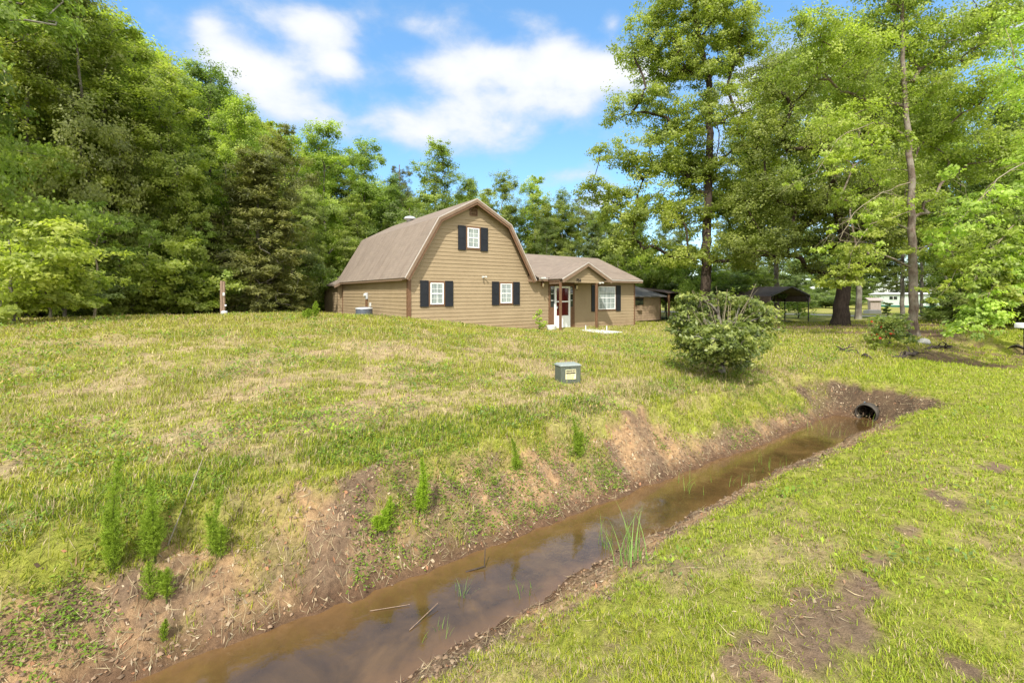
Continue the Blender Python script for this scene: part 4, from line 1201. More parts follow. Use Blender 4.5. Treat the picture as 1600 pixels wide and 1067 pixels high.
# pump house in front of it
D_ = 64; x = (1366 - 800) / F * D_
ph = empty('pump_house', (x, D_, gxy(x, D_)), -.35); tag(ph, 'tiny grey board pump house in front of the mobile home', 'pump house')
b = MB(); b.box(-.6, .6, -.5, .5, 0, 1.55)
for k in range(8): xx = -.6 + k * .15; b.box(xx + .02, xx + .13, -.52, -.5, 0.02, 1.5)
b.build('board_wall', M['board'], ph)
b = MB(); b.prism([(-.85, -.75, 1.5), (.85, -.75, 1.5), (.85, .7, 1.85), (-.85, .7, 1.85)], (0, 0, .08)); b.build('roof', M['board'], ph)
D_ = 56.5; x = (1363 - 800) / F * D_; b = MB(); b.box(x - .75, x + .75, D_ - .5, D_ + .5, gxy(x, D_) - .1, gxy(x, D_) + .42); b.box(x - .62, x + .62, D_ - .4, D_ + .4, gxy(x, D_) + .42, gxy(x, D_) + .47); tag(b.build('concrete_block', M['concrete'], None, .02), 'pale concrete block beside the lane in front of the pump house', 'concrete block')
# vehicles parked far away, left of the big oak's trunk
def far_car(px, D, rz, mat, lab):
    x = (px - 800) / F * D; c = empty('parked_car', (x, D, -2.5), rz); tag(c, lab, 'car', 'vehicles parked beyond the far field')
    b = MB(); b.prism([(-2.2, -.85, .35), (2.2, -.85, .35), (2.2, -.85, .85), (1.3, -.85, .95), (.7, -.85, 1.4), (-1.2, -.85, 1.42), (-1.8, -.85, .95), (-2.2, -.85, .9)], (0, 1.7, 0)); b.build('body', mat, c, .08)
    b = MB(); b.prism([(1.12, -.87, .98), (.62, -.87, 1.34), (-1.1, -.87, 1.36), (-1.5, -.87, .98)], (0, 1.74, 0)); b.build('window', M['darkglass'], c)
    for sx in (-1.35, 1.35):
        for sy in (-.88, .68):
            b = MB(); b.tube([(sx, sy, .33), (sx, sy + .2, .33)], .33, 14); b.build('wheel', M['black'], c)


far_car(1294, 118, .1, M['white'], 'white car parked beyond the field, just left of the big oak trunk')
far_car(1273, 120, .15, M['lightgrey'], 'silver car parked beyond the field, nearer the carport')

# mailbox at the right edge
D_ = 17.0; x = (1601 - 800) / F * D_; zg = gxy(x, D_)
mb = empty('mailbox', (x, D_, zg), .4); tag(mb, 'white mailbox on a thin post at the right edge', 'mailbox')
b = MB(); b.tube([(0, 0, -.2), (0, 0, .98 )], .035, 8); b.build('post', M['black'], mb)
b = MB(); b.prism([(-.08, -.25, 0), (.08, -.25, 0), (.08, -.25, .12), (.055, -.25, .17), (0, -.25, .19), (-.055, -.25, .17), (-.08, -.25, .12)], (0, .5, 0)); o = b.build('box', M['white'], mb, .006); o.location = (0, 0, .98 - .0)

# ------------------------------------------------------------------ trees
def at(px, py, D):
    return np.array([(px - 800) / F * D, D, (HOR - py) / F * D])


def pick_clumps(g, blobs, n, mind):
    """clump centres spread through a set of ellipsoids (x, y, z, rx, ry, rz)"""
    B = np.array([b[:6] for b in blobs], float); w = B[:, 3] * B[:, 4] * B[:, 5]; w = w ** .8; w = w / w.sum(); out = []
    tries = 0
    while len(out) < n and tries < n * 14:
        tries += 1
        b = B[g.choice(len(B), p=w)]; d = g.normal(size=3); d /= np.linalg.norm(d); r = g.random() ** .42
        p = b[:3] + d * r * b[3:6]
        if out and np.min(np.sum((np.array(out) - p) ** 2, 1)) < mind ** 2: continue
        out.append(p)
    return np.array(out)


def grow(g, clumps, trunk, trunk_r, twig_r=.012, lift=.35, power=.47, jit=.05):
    """branches from the trunk polyline to every clump; returns segments (a, b, ra, rb)"""
    nodes = []; par = []
    tp = [np.array(p, float) for p in trunk]
    for i in range(len(tp) - 1):
        k = max(2, int(np.linalg.norm(tp[i + 1] - tp[i]) / .5))
        for j in range(k):
            nodes.append(tp[i] + (tp[i + 1] - tp[i]) * j / k + (g.normal(0, .03, 3) if (i or j) else 0)); par.append(len(nodes) - 2)
    nodes.append(tp[-1]); par.append(len(nodes) - 2); nt = len(nodes)
    base = tp[0]; cnt = [0] * len(nodes); ends = []
    order = np.argsort(np.linalg.norm(clumps - base - np.array([0, 0, 1.5]), axis=1))
    zmin = base[2] + (tp[-1][2] - base[2]) * .18
    for ci in order:
        c = clumps[ci]; N = np.array(nodes); d = N - c; dist = np.linalg.norm(d, axis=1); hd = np.linalg.norm(d[:, :2], axis=1)
        cost = dist + lift * 2.2 * np.maximum(0, N[:, 2] - (c[2] - .35 * hd)) + 6 * (N[:, 2] < min(zmin, c[2] - .1))
        k = int(np.argmin(cost)); a = nodes[k].copy(); L = np.linalg.norm(c - a); m_ = max(2, int(L / .7)); prev = k
        bend = np.array([0, 0, 1.0]) * L * .10 + g.normal(0, jit, 3) * L
        for j in range(1, m_ + 1):
            t = j / m_; p = a + (c - a) * t + bend * math.sin(math.pi * t) + g.normal(0, .02 * L, 3) * (t < 1)
            nodes.append(p); par.append(prev); cnt.append(0); prev = len(nodes) - 1
        ends.append(prev)
    for e in ends:
        k = e
        while k >= 0: cnt[k] += 1; k = par[k]
    tot = max(cnt[0], 1); seg = []
    Z0 = base[2]; ZT = max(tp[-1][2] - Z0, .1)
    rad = []
    for i in range(len(nodes)):
        r = twig_r * max(cnt[i], 1) ** power
        if i < nt:
            t = (nodes[i][2] - Z0) / ZT; r = max(r, trunk_r * (1 - .72 * t)); r = min(r, trunk_r * (1 - .5 * t) + .02); r *= 1 + .55 * math.exp(-max(nodes[i][2] - Z0, 0) / (trunk_r * 1.6))
        rad.append(r)
    for i in range(1, len(nodes)):
        p = par[i]
        ra = min(rad[p], rad[i] * 1.35) if i >= nt else rad[p]
        seg.append((nodes[p], nodes[i], ra, rad[i]))
    return seg


def tubes(segs, K=6):
    A = np.array([s[0] for s in segs]); B = np.array([s[1] for s in segs]); ra = np.array([s[2] for s in segs]); rb = np.array([s[3] for s in segs])
    d = B - A; L = np.linalg.norm(d, axis=1, keepdims=True); d = d / np.maximum(L, 1e-6)
    ref = np.where(np.abs(d[:, 2:3]) > .9, np.array([[1., 0, 0]]), np.array([[0, 0, 1.]]))
    s1 = np.cross(d, ref); s1 /= np.linalg.norm(s1, axis=1, keepdims=True); s2 = np.cross(d, s1)
    t = np.arange(K) * 2 * np.pi / K
    ring = s1[:, None, :] * np.cos(t)[None, :, None] + s2[:, None, :] * np.sin(t)[None, :, None]
    V = np.concatenate([A[:, None] - d[:, None] * ra[:, None, None] * .3 + ring * ra[:, None, None], B[:, None] + d[:, None] * rb[:, None, None] * .3 + ring * rb[:, None, None]], 1).reshape(-1, 3)
    k = np.arange(K); k2 = (k + 1) % K; q = np.stack([k, k2, K + k2, K + k], -1)
    Q = (np.arange(len(segs))[:, None, None] * 2 * K + q[None]).reshape(-1, 4)
    return V, Q


def leaves(g, clumps, per, rad, ll, lw, flat=.52, sub=7, up=.8, aspect='leaf', outw=None, tone_sd=.20, droop=0):
    """leaf faces gathered in small sprays inside every clump"""
    n = len(clumps); C = np.asarray(clumps)
    rr = rad * g.uniform(.65, 1.25, n)
    sc_ = C[:, None] + g.normal(0, .60, (n, sub, 3)) * rr[:, None, None] * np.array([1, 1, flat])
    tone_c = g.normal(.5, tone_sd, n)
    k = per // sub
    P = sc_[:, :, None] + g.normal(0, .23, (n, sub, k, 3)) * rr[:, None, None, None] * np.array([1, 1, .6])
    keep = np.ones(P.shape[:3], bool)
    tone = (tone_c[:, None, None] + g.normal(0, .15, (n, sub, 1)) + g.normal(0, .13, (n, sub, k)))
    P = P.reshape(-1, 3); tone = tone.reshape(-1); N = len(P)
    out = P - np.repeat(C, sub * k, 0); out /= np.maximum(np.linalg.norm(out, axis=1, keepdims=True), 1e-5)
    if outw is not None:
        o2 = P - outw; o2 /= np.maximum(np.linalg.norm(o2, axis=1, keepdims=True), 1e-5); out = out * .5 + o2 * .8
    nrm = g.normal(0, .50, (N, 3)) + np.array([0, 0, up * .62]) + out * .85; nrm /= np.linalg.norm(nrm, axis=1, keepdims=True)
    ax = g.normal(0, .6, (N, 3)) + out * .8 - np.array([0, 0, droop]); ax -= nrm * np.sum(ax * nrm, 1, keepdims=True); ax /= np.maximum(np.linalg.norm(ax, axis=1, keepdims=True), 1e-5)
    sd = np.cross(nrm, ax); L = ll * g.uniform(.6, 1.25, (N, 1)); Wd = lw * g.uniform(.7, 1.2, (N, 1))
    V = np.stack([P - ax * L * .5, P + sd * Wd * .5 - nrm * Wd * .12 - ax * L * .05, P + ax * L * .5 - nrm * L * .1, P - sd * Wd * .5 - nrm * Wd * .12 - ax * L * .05], 1).reshape(-1, 3)
    Q = np.arange(N)[:, None] * 4 + np.array([[0, 1, 2, 3]])
    return V, Q, np.repeat(np.clip(tone, 0, 1), 4)


def leafmesh(name, parts):
    Vs = []; Qs = []; T = []; o = 0
    for V, Q, t in parts: Vs.append(V); Qs.append(Q + o); T.append(t); o += len(V)
    me_ = npmesh(name, np.concatenate(Vs), quads=np.concatenate(Qs)); t = np.concatenate(T); setcol(me_, np.stack([t, t, t], -1)); return me_


# --- kinds of wood tree (built once; copies share the mesh data)
def kind_broad(seed, H=16., Rw=3.9, low=.08, n=74, per=640, leaf=.175, lean=.0, top=1.0, r=1.02):
    g = rngf(seed); bl = []
    for i in range(9):
        t = low + (1 - low) * (i + .4) / 9
        prof = (math.sin(math.pi * min(1, (t * .86 + .12))) ** .75)
        for j in range(3):
            a = g.random() * 6.283; rr = Rw * prof * g.uniform(.2, .55)
            q = Rw * prof * g.uniform(.42, .62)
            bl.append((rr * math.cos(a) + lean * t, rr * math.sin(a), H * t * top, q, q, H * .075))
    cl = pick_clumps(g, bl, n, Rw * .19)
    cl = np.concatenate([cl, [[lean + g.normal(0, 1.1) * w_, g.normal(0, 1.1) * w_, H * q_] for q_, w_ in ((.86, 1.2), (.88, 1.1), (.9, 1.), (.92, .9), (.94, .8), (.96, .5), (.98, .2))]])
    tr = [(0, 0, -.4), (lean * .2 + g.normal(0, .15), g.normal(0, .15), H * .3), (lean * .5 + g.normal(0, .3), g.normal(0, .3), H * .6), (lean, 0, H * .80)]
    V, Q = tubes(grow(g, cl, tr, H * .0125, .016)); tm = npmesh('trunk', V, quads=Q, smooth=True)
    lm = leafmesh('crown', [leaves(g, cl, per, r, leaf, leaf * .66, outw=np.array([0, 0, H * .5]))]); return tm, lm


def kind_cedar(seed, H=10., Rw=2.6):
    g = rngf(seed); cl = []; ends = []
    for i in range(150):
        t = (i + g.random()) / 150; z = H * (.03 + .95 * t); rr = Rw * (1 - t) ** .8 * g.uniform(.35, 1.0) + .12; a = g.random() * 6.283
        cl.append((rr * math.cos(a), rr * math.sin(a), z))
    cl = np.array(cl); V, Q = tubes(grow(g, cl, [(0, 0, -.3), (.05, 0, H * .5), (0, .05, H * .97)], .14, .010, .1)); tm = npmesh('trunk', V, quads=Q, smooth=True)
    pr = []
    V1, Q1, t1 = leaves(g, cl, 330, .62, .24, .055, flat=.8, sub=6, up=.2, outw=np.array([0, 0, -2.]), tone_sd=.2)
    lm = leafmesh('crown', [(V1, Q1, t1)]); return tm, lm


def kind_pine(seed, H=17.):
    g = rngf(seed); bl = [(0, 0, H * .82, 2.0, 2.0, H * .15), (.6, .3, H * .68, 2.2, 2.2, 1.2)]
    cl = pick_clumps(g, bl, 42, .7); V, Q = tubes(grow(g, cl, [(0, 0, -.4), (.2, .1, H * .5), (.1, 0, H * .97)], .19, .016, .25)); tm = npmesh('trunk', V, quads=Q, smooth=True)
    lm = leafmesh('crown', [leaves(g, cl, 300, .62, .30, .035, flat=.7, sub=8, up=.4)]); return tm, lm


def kind_bush(seed, H=3.4, Rw=2.1, n=34, per=420, leaf=.15):
    g = rngf(seed); bl = [(g.uniform(-.8, .8), g.uniform(-.8, .8), H * g.uniform(.25, .75), Rw * g.uniform(.5, .8), Rw * g.uniform(.5, .8), H * g.uniform(.2, .35)) for _ in range(6)]
    cl = pick_clumps(g, bl, n, .42); V, Q = tubes(grow(g, cl, [(0, 0, -.2), (.1, 0, H * .35), (.1, .1, H * .8)], .07, .010)); tm = npmesh('stems', V, quads=Q, smooth=True)
    lm = leafmesh('foliage', [leaves(g, cl, per, .55, leaf, leaf * .62)]); return tm, lm


def kind_sapling(seed, H=8.):
    g = rngf(seed); bl = [(.4, 0, H * .85, 1.3, 1.3, 1.2), (-.7, 0, H * .62, .9, .9, .7), (.9, 0, H * .55, .7, .7, .5)]
    cl = pick_clumps(g, bl, 16, .5); V, Q = tubes(grow(g, cl, [(0, 0, -.3), (.25, .05, H * .3), (.1, 0, H * .6), (.55, 0, H * .9)], .085, .014)); tm = npmesh('trunk', V, quads=Q, smooth=True)
    lm = leafmesh('crown', [leaves(g, cl, 300, .6, .17, .11)]); return tm, lm


KD = {}
for nm_, fn in dict(a=lambda: kind_broad(101), b=lambda: kind_broad(102, Rw=3.4, n=70), c=lambda: kind_broad(103, Rw=4.4, low=.05, n=86), d=lambda: kind_broad(104, H=16, Rw=2.9, n=72, lean=.4, per=520, r=.95),
                    e=lambda: kind_broad(107, H=16, Rw=4.0, low=.14, n=76, per=480, r=1.0),
                    h=lambda: kind_broad(109, H=16, Rw=4.6, low=.44, n=74, per=500, r=1.1), cedar=lambda: kind_cedar(110), cedar2=lambda: kind_cedar(111, 10, 2.1), pine=lambda: kind_pine(120), bush=lambda: kind_bush(130), bush2=lambda: kind_bush(131, 3.0, 2.5, 40), sap=lambda: kind_sapling(140)).items():
    KD[nm_] = fn()
KH = dict(h=16.7, a=16.7, b=16.7, c=16.7, d=16.7, e=16.7, cedar=10.2, cedar2=10.2, pine=17.2, bush=3.7, bush2=3.4, sap=8.4)
KN = dict(h='broadleaf_tree', a='broadleaf_tree', b='broadleaf_tree', c='broadleaf_tree', d='broadleaf_tree', e='broadleaf_tree', cedar='cedar_tree', cedar2='cedar_tree', pine='pine_tree', bush='shrub', bush2='shrub', sap='sapling')
KC = dict(cedar='cedar tree', cedar2='cedar tree', pine='pine tree', bush='shrub', bush2='shrub', sap='sapling')


def plant(kind, x, y, H, wf, leafm, barkm, label, group, rot=None, dz=0):
    s = H / KH[kind]; r_ = random.Random(int((x * 91 + y * 57) * 10))
    e = empty(KN[kind], (x, y, gxy(x, y) + dz), r_.uniform(0, 6.28) if rot is None else rot); e.scale = (s * wf, s * wf, s)
    tag(e, label, KC.get(kind, 'tree'), group)
    tm, lm = KD[kind]
    for nm, me_, mt_ in ((('stems' if 'bush' in kind else 'trunk'), tm, barkm), (('foliage' if 'bush' in kind else 'crown'), lm, leafm)):
        if not me_.materials: me_.materials.append(M[mt_])
        o = bpy.data.objects.new(nm, me_); COL.objects.link(o); o.parent = e
        o.material_slots[0].link = 'OBJECT'; o.material_slots[0].material = M[mt_]
    return e


def plant_px(kind, px, D, top, wf, leafm, label, group='trees of the wood', barkm='bark_grey', rot=None):
    x = (px - 800) / F * D; zt = (HOR - top) / F * D; H = zt - gxy(x, D)
    return plant(kind, x, D, H, wf, leafm, barkm, label, group, rot)


WOOD = [  # kind, px, distance, top row, width factor, leaves, label
    ('e', -40, 16, -330, .85, 'leaf_mid', 'tall dark broadleaf tree cut off by the left edge'),
    ('a', 45, 21, -100, .80, 'leaf_bright', 'tall mid green tree at the far left, reaching past the top edge'),
    ('e', 118, 22, -70, .75, 'leaf_olive', 'olive green tree with a thin top, second of the tall left ones'),
    ('b', 172, 24, 5, .85, 'leaf_bright', 'tall tree whose top meets the blue sky at the upper left'),
    ('c', 205, 30, 55, .80, 'leaf_dark', 'dark tree rising behind the bright slender maple'),
    ('d', 268, 24.5, 98, .95, 'leaf_bright', 'bright yellow-green slender maple in front of the left wood'),
    ('a', 325, 35, 82, .75, 'leaf_dark', 'dark crowned tree against the white cloud, left wood'),
    ('b', 372, 31, 142, .78, 'leaf_bright', 'bright green tree just behind the tall olive cedar'),
    ('cedar', 402, 27, 235, 1.25, 'leaf_cedar', 'broad olive brown cedar standing before the bright trees'),
    ('cedar2', 330, 26, 330, 1.2, 'leaf_cedar', 'smaller cedar half hidden left of the broad olive one'),
    ('c', 445, 37, 185, .72, 'leaf_olive', 'yellowish olive tree right of the cedar'),
    ('a', 508, 41, 182, .85, 'leaf_bright', 'rounded bright green tree above the left end of the roof'),
    ('b', 572, 45, 210, .85, 'leaf_mid', 'green tree sloping down behind the low end of the barn roof'),
    ('c', 480, 32, 285, .72, 'leaf_olive', 'low olive crowned tree close to the left corner of the house'),
    ('pine', 625, 52, 248, .8, 'leaf_pine', 'thin pine with dark tufts behind the roof vent'),
    ('b', 612, 47, 268, .8, 'leaf_dark', 'dark tree filling the gap left of the roof vent'),
    ('d', 680, 47, 208, .95, 'leaf_mid', 'tall slim tree standing alone above the roof slope'),
    ('a', 728, 51, 270, .75, 'leaf_mid', 'tree crown showing above the roof peak on its left'),
    ('e', 785, 51, 262, .85, 'leaf_mid', 'loose crowned tree right above the roof peak'),
    ('c', 838, 54, 268, .75, 'leaf_bright', 'green tree beyond the right slope of the barn roof'),
    ('b', 880, 55, 292, .8, 'leaf_mid', 'tree behind the low wing, left of the sky gap'),
    ('pine', 905, 60, 296, .7, 'leaf_pine', 'thin pine tip against the sky beyond the low wing'),
    ('a', 855, 45, 335, .70, 'leaf_pale', 'pale green tree with light trunks just behind the wing roof'),
    ('c', 925, 47, 330, .7, 'leaf_pale', 'pale rounded tree between the wing and the sweetgum'),
    ('b', 965, 52, 345, .8, 'leaf_olive', 'olive tree low behind the sweetgum leaves'),
    ('d', 560, 36, 300, 1.1, 'leaf_mid', 'slender tree rising directly behind the far corner of the house'),
    ('sap', 146, 19, 300, 1.0, 'leaf_mid', 'leaning pale sapling with a bare stem at the wood edge'),
    ('sap', 228, 22, 330, .8, 'leaf_mid', 'thin bare stemmed sapling below the slender maple'),
    ('sap', 640, 44, 300, 1.0, 'leaf_pale', 'spindly sapling above the barn roof'),
    ('bush', 25, 12.6, 330, 1.15, 'leaf_lime', 'bright lime green bushy young tree at the left edge'),
    ('bush2', 78, 14.8, 385, .8, 'leaf_lime', 'lower lime green bush at the foot of the left wood'),
    ('bush', 150, 21, 415, 1.1, 'leaf_mid', 'shrub below the leaning sapling'),
    ('bush2', 205, 22, 392, 1.0, 'leaf_bright', 'light green shrub left of the post'),
    ('bush', 262, 22.5, 370, 1.1, 'leaf_bright', 'leafy shrub under the bright maple'),
    ('bush2', 310, 24, 405, 1.0, 'leaf_mid', 'shrub just left of the wooden post'),
    ('bush', 436, 30, 400, 1.0, 'leaf_olive', 'olive shrub between the cedar and the house'),
    ('bush2', 468, 33, 375, .8, 'leaf_mid', 'shrub beside the left corner of the house'),
    ('bush', 375, 27, 425, 1.2, 'leaf_dark', 'dark shrub behind the wooden post'),
    ('bush2', 100, 19, 400, 1.2, 'leaf_dark', 'dark shrub behind the lime green bush'),
]
for k_, px, D_, tp_, wf, lm_, lab in WOOD:
    plant_px(k_, px, D_, tp_, wf, lm_, lab, 'shrubs along the edge of the wood' if 'bush' in k_ else 'trees of the wood', 'bark_pine' if k_ == 'pine' else ('bark_lichen' if k_ == 'sap' else 'bark_grey'))
for i in range(15):
    px = 545 + i * 31; D_ = 53 + (i * 7 % 5) * 1.6
    plant_px('acb'[i % 3], px, D_, np.interp(px, [545, 620, 700, 830, 980], [232, 278, 292, 286, 332]) + (i * 13 % 7) * 5, 1.05, ('leaf_mid', 'leaf_bright', 'leaf_olive', 'leaf_mid', 'leaf_pale')[i % 5], ['first', 'second', 'third', 'fourth', 'fifth', 'sixth', 'seventh', 'eighth', 'ninth', 'tenth', 'eleventh', 'twelfth', 'thirteenth', 'fourteenth', 'last'][i] + ' tree from the left in the band right behind the house', 'trees in the band behind the house')
for i, (px, D_, tp_) in enumerate(((100, 19.5, 340), (186, 22.5, 300), (300, 24, 330), (352, 26, 300), (455, 30, 330))):
    plant_px('sap', px, D_, tp_, .9, 'leaf_mid', ['first', 'second', 'third', 'fourth', 'last'][i] + ' thin pale sapling from the left along the wood edge', 'saplings along the wood edge', 'bark_lichen')
# ranks deeper in the wood: nothing in the photo tells them apart
g_ = random.Random(77); kk = 0
for ru, rv, n_ in ((-12, 22, 0),):
    pass
for i in range(13):
    for j in range(4):
        px = -130 + i * 62 + g_.uniform(-22, 22); D_ = np.interp(px, [-100, 150, 300, 600, 950], [21, 28, 39, 52, 62]) + j * 5.5 + g_.uniform(-2, 2)
        tp_ = np.interp(px, [-100, 60, 180, 320, 480, 560, 700, 950], [-180, -60, 30, 120, 215, 250, 300, 335]) + g_.uniform(0, 45) - j * 2
        plant_px('abce'[kk % 4], px, D_, tp_, 1.05, ('leaf_mid', 'leaf_olive', 'leaf_mid', 'leaf_bright')[(kk // 2) % 4], 'tree deep in the wood, mostly hidden behind the front trees', 'trees deep in the wood'); kk += 1
UNTH = ['first', 'second', 'third', 'fourth', 'fifth', 'sixth', 'seventh', 'eighth', 'ninth', 'tenth', 'eleventh', 'twelfth', 'thirteenth', 'fourteenth', 'fifteenth', 'last']
for i in range(16):
    px = -90 + i * 42; D_ = np.interp(px, [-100, 150, 300, 600], [19.5, 26, 34, 46]) + g_.uniform(-1, 2)
    plant_px('bush' if i % 2 else 'bush2', px, D_, 400 + g_.uniform(-35, 20), 1.5, ('leaf_mid', 'leaf_olive')[i % 2], UNTH[i] + ' undergrowth shrub from the left in the shade of the wood', 'undergrowth in the wood')
# small trees and shrubs over the shed, under the sweetgum
MID = [('bush', 962, 47, 370, .9, 'leaf_mid', 'green shrub at the right corner of the low wing'), ('bush2', 1015, 45, 362, .75, 'leaf_bright', 'bright leafy shrub hanging over the shed roof'),
       ('bush', 1074, 38.5, 408, .6, 'leaf_mid', 'vine covered shrub between the shed and the bush'), ('bush2', 1105, 42, 400, 1.3, 'leaf_dark', 'dark shrub behind the clipped bush'),
       ('bush', 1150, 44, 405, 1.1, 'leaf_mid', 'shrub at the left end of the carport roof'), ('a', 1000, 50, 300, .6, 'leaf_mid', 'tree behind the shed, left of the sweetgum trunk'), ('c', 1065, 56, 345, .7, 'leaf_olive', 'olive tree low behind the sweetgum trunk'),
       ('c', 1150, 62, 380, .6, 'leaf_pale', 'pale tree beyond the carport roof, left part'), ('bush2', 985, 43, 425, .6, 'leaf_dark', 'low dark shrub beside the shed wall')]
for k_, px, D_, tp_, wf, lm_, lab in MID:
    plant_px(k_, px, D_, tp_, wf, lm_, lab, 'shrubs around the shed' if 'bush' in k_ else 'trees behind the shed')
MID2 = [('c', 945, 49, 318, .75, 'leaf_mid', 'rounded tree filling the gap at the right end of the wing roof'), ('a', 990, 56, 330, .8, 'leaf_bright', 'bright tree low behind the left limbs of the sweetgum'), ('b', 1040, 60, 335, .8, 'leaf_mid', 'tree low behind the sweetgum trunk, left side')]
for k_, px, D_, tp_, wf, lm_, lab in MID2: plant_px(k_, px, D_, tp_, wf, lm_, lab, 'trees behind the shed')
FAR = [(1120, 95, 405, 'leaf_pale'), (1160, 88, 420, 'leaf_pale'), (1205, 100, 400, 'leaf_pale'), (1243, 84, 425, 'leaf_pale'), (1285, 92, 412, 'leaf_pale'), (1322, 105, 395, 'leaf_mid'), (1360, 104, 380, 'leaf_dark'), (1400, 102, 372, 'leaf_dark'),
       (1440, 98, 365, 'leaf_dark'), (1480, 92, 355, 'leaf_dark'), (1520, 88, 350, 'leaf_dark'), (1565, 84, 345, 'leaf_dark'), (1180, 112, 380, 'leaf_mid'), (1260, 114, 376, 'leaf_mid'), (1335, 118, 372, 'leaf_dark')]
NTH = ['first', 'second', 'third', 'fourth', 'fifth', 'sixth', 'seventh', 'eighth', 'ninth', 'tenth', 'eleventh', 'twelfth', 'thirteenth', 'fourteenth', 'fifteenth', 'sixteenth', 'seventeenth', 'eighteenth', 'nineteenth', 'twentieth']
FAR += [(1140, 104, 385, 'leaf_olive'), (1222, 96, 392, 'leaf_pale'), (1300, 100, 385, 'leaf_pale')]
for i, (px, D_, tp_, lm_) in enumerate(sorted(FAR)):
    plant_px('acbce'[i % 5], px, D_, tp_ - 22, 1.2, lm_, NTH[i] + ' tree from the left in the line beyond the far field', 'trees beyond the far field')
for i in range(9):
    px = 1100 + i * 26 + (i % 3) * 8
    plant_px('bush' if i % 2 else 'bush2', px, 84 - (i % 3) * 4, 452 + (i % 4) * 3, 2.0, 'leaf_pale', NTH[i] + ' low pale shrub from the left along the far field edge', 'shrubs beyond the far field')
RIGHT = [('h', 1215, 44, 110, .95, 'leaf_mid', 'green tree behind the gap between sweetgum and oak'), ('h', 1340, 42, 60, .85, 'leaf_bright', 'bright tree high behind the big oak'), ('h', 1410, 38, 130, .8, 'leaf_mid', 'green tree just left of the slim trunk, behind'),
         ('h', 1180, 50, 230, .9, 'leaf_olive', 'olive tree above the carport roof'), ('c', 1500, 34, 215, .9, 'leaf_mid', 'full green tree behind the slim trunk on the right'), ('a', 1600, 30, 120, .95, 'leaf_dark', 'dark tree filling the right edge'), ('b', 1560, 42, 160, .9, 'leaf_mid', 'green tree in the back row at the right edge'),
         ('c', 1660, 24, 60, .9, 'leaf_mid', 'tree cut off by the right edge'), ('h', 1440, 48, 250, .9, 'leaf_dark', 'dark tree above the right half of the mobile home'), ('h', 1480, 40, 150, .9, 'leaf_olive', 'olive tree high behind the slim trunk'),
         ('bush', 1490, 27, 452, 1.3, 'leaf_dark', 'dark thicket shrub right of the slim trunk'), ('bush2', 1540, 26, 440, 1.3, 'leaf_dark', 'brownish shrub under the drooping branches'), ('bush', 1590, 24, 430, 1.3, 'leaf_olive', 'shrub behind the mailbox'),
         ('bush2', 1640, 21, 420, 1.3, 'leaf_dark', 'shrub at the right edge beside the mailbox'), ('bush', 1515, 31, 445, 1.5, 'leaf_olive', 'olive shrub deep in the right thicket'), ('bush2', 1455, 29.5, 475, .9, 'leaf_dark', 'low dark shrub touching the slim trunk')]
for k_, px, D_, tp_, wf, lm_, lab in RIGHT:
    plant_px(k_, px, D_, tp_, wf, lm_, lab, 'shrubs of the right thicket' if 'bush' in k_ else 'trees on the right')


def big_tree(name, label, cat, D, base_px, trunk_px, trunk_r, blobs_px, n, mind, per, rad, leaf, leafm, barkm, seed, twig=.014, lift=.35, extra=None, droop=0, flat=.62, up=.8, power=.47, K=7, dyf=.8):
    """tree with its own limbs; every pixel measure is turned into metres round the tree's own axis"""
    g = rngf(seed); bx = (base_px - 800) / F * D; bz = gxy(bx, D); B0 = np.array([bx, D, bz])
    tr = [at(px, py, D) - B0 + np.array([0, dy, 0]) for px, py, dy in trunk_px]; tr[0][2] = -.4
    bl = []
    for px, py, rx, ry, dy in blobs_px:
        p = at(px, py, D + dy) - B0; s = (D + dy) / F; bl.append((p[0], p[1], p[2], rx * s, rx * s * dyf, ry * s))
    cl = pick_clumps(g, bl, n, mind); sg_ = grow(g, cl, tr, trunk_r, twig, lift, power)
    e = empty(name, tuple(B0), 0); tag(e, label, cat)
    V, Q = tubes(sg_, K); linkmesh('trunk', npmesh('trunk', V, quads=Q, smooth=True), M[barkm], e)
    linkmesh('crown', leafmesh('crown', [leaves(g, cl, per, rad, leaf, leaf * .68, droop=droop, flat=flat, up=up)]), M[leafm], e)
    return e, B0, g


big_tree('sweetgum_tree', 'tall sweetgum with forked trunk and bright open crown right of the house', 'tree', 35, 1103, [(1103, 490, 0), (1103, 400, 0), (1106, 320, 0), (1112, 230, .3), (1110, 130, .2), (1085, 20, 0), (1090, -60, 0)], .42,
         [(1060, 20, 80, 45, 0), (1100, -60, 80, 60, 0), (1000, 70, 45, 35, 0), (1085, 110, 75, 40, 1), (1150, 70, 45, 50, 1), (1020, 155, 55, 28, 0), (975, 175, 28, 22, 0), (1120, 180, 70, 40, -1), (960, 245, 42, 22, 0), (1020, 240, 60, 34, -1), (1090, 255, 60, 34, 1),
          (1160, 250, 50, 45, 0), (945, 300, 32, 22, 0), (1000, 325, 60, 30, -1), (1070, 335, 55, 34, 0), (1140, 330, 55, 34, 1), (1180, 160, 45, 40, 0), (990, 385, 40, 28, -1), (1160, 395, 50, 28, -1), (1060, 190, 60, 40, 1), (1110, 290, 60, 40, 1), (1040, 90, 60, 40, 1), (1130, 20, 60, 50, 0), (1180, 330, 40, 50, 0), (1060, 400, 50, 20, -1)], 400, .5, 420, 1.0, .18, 'leaf_bright', 'bark_dark', 301, .02, .5)
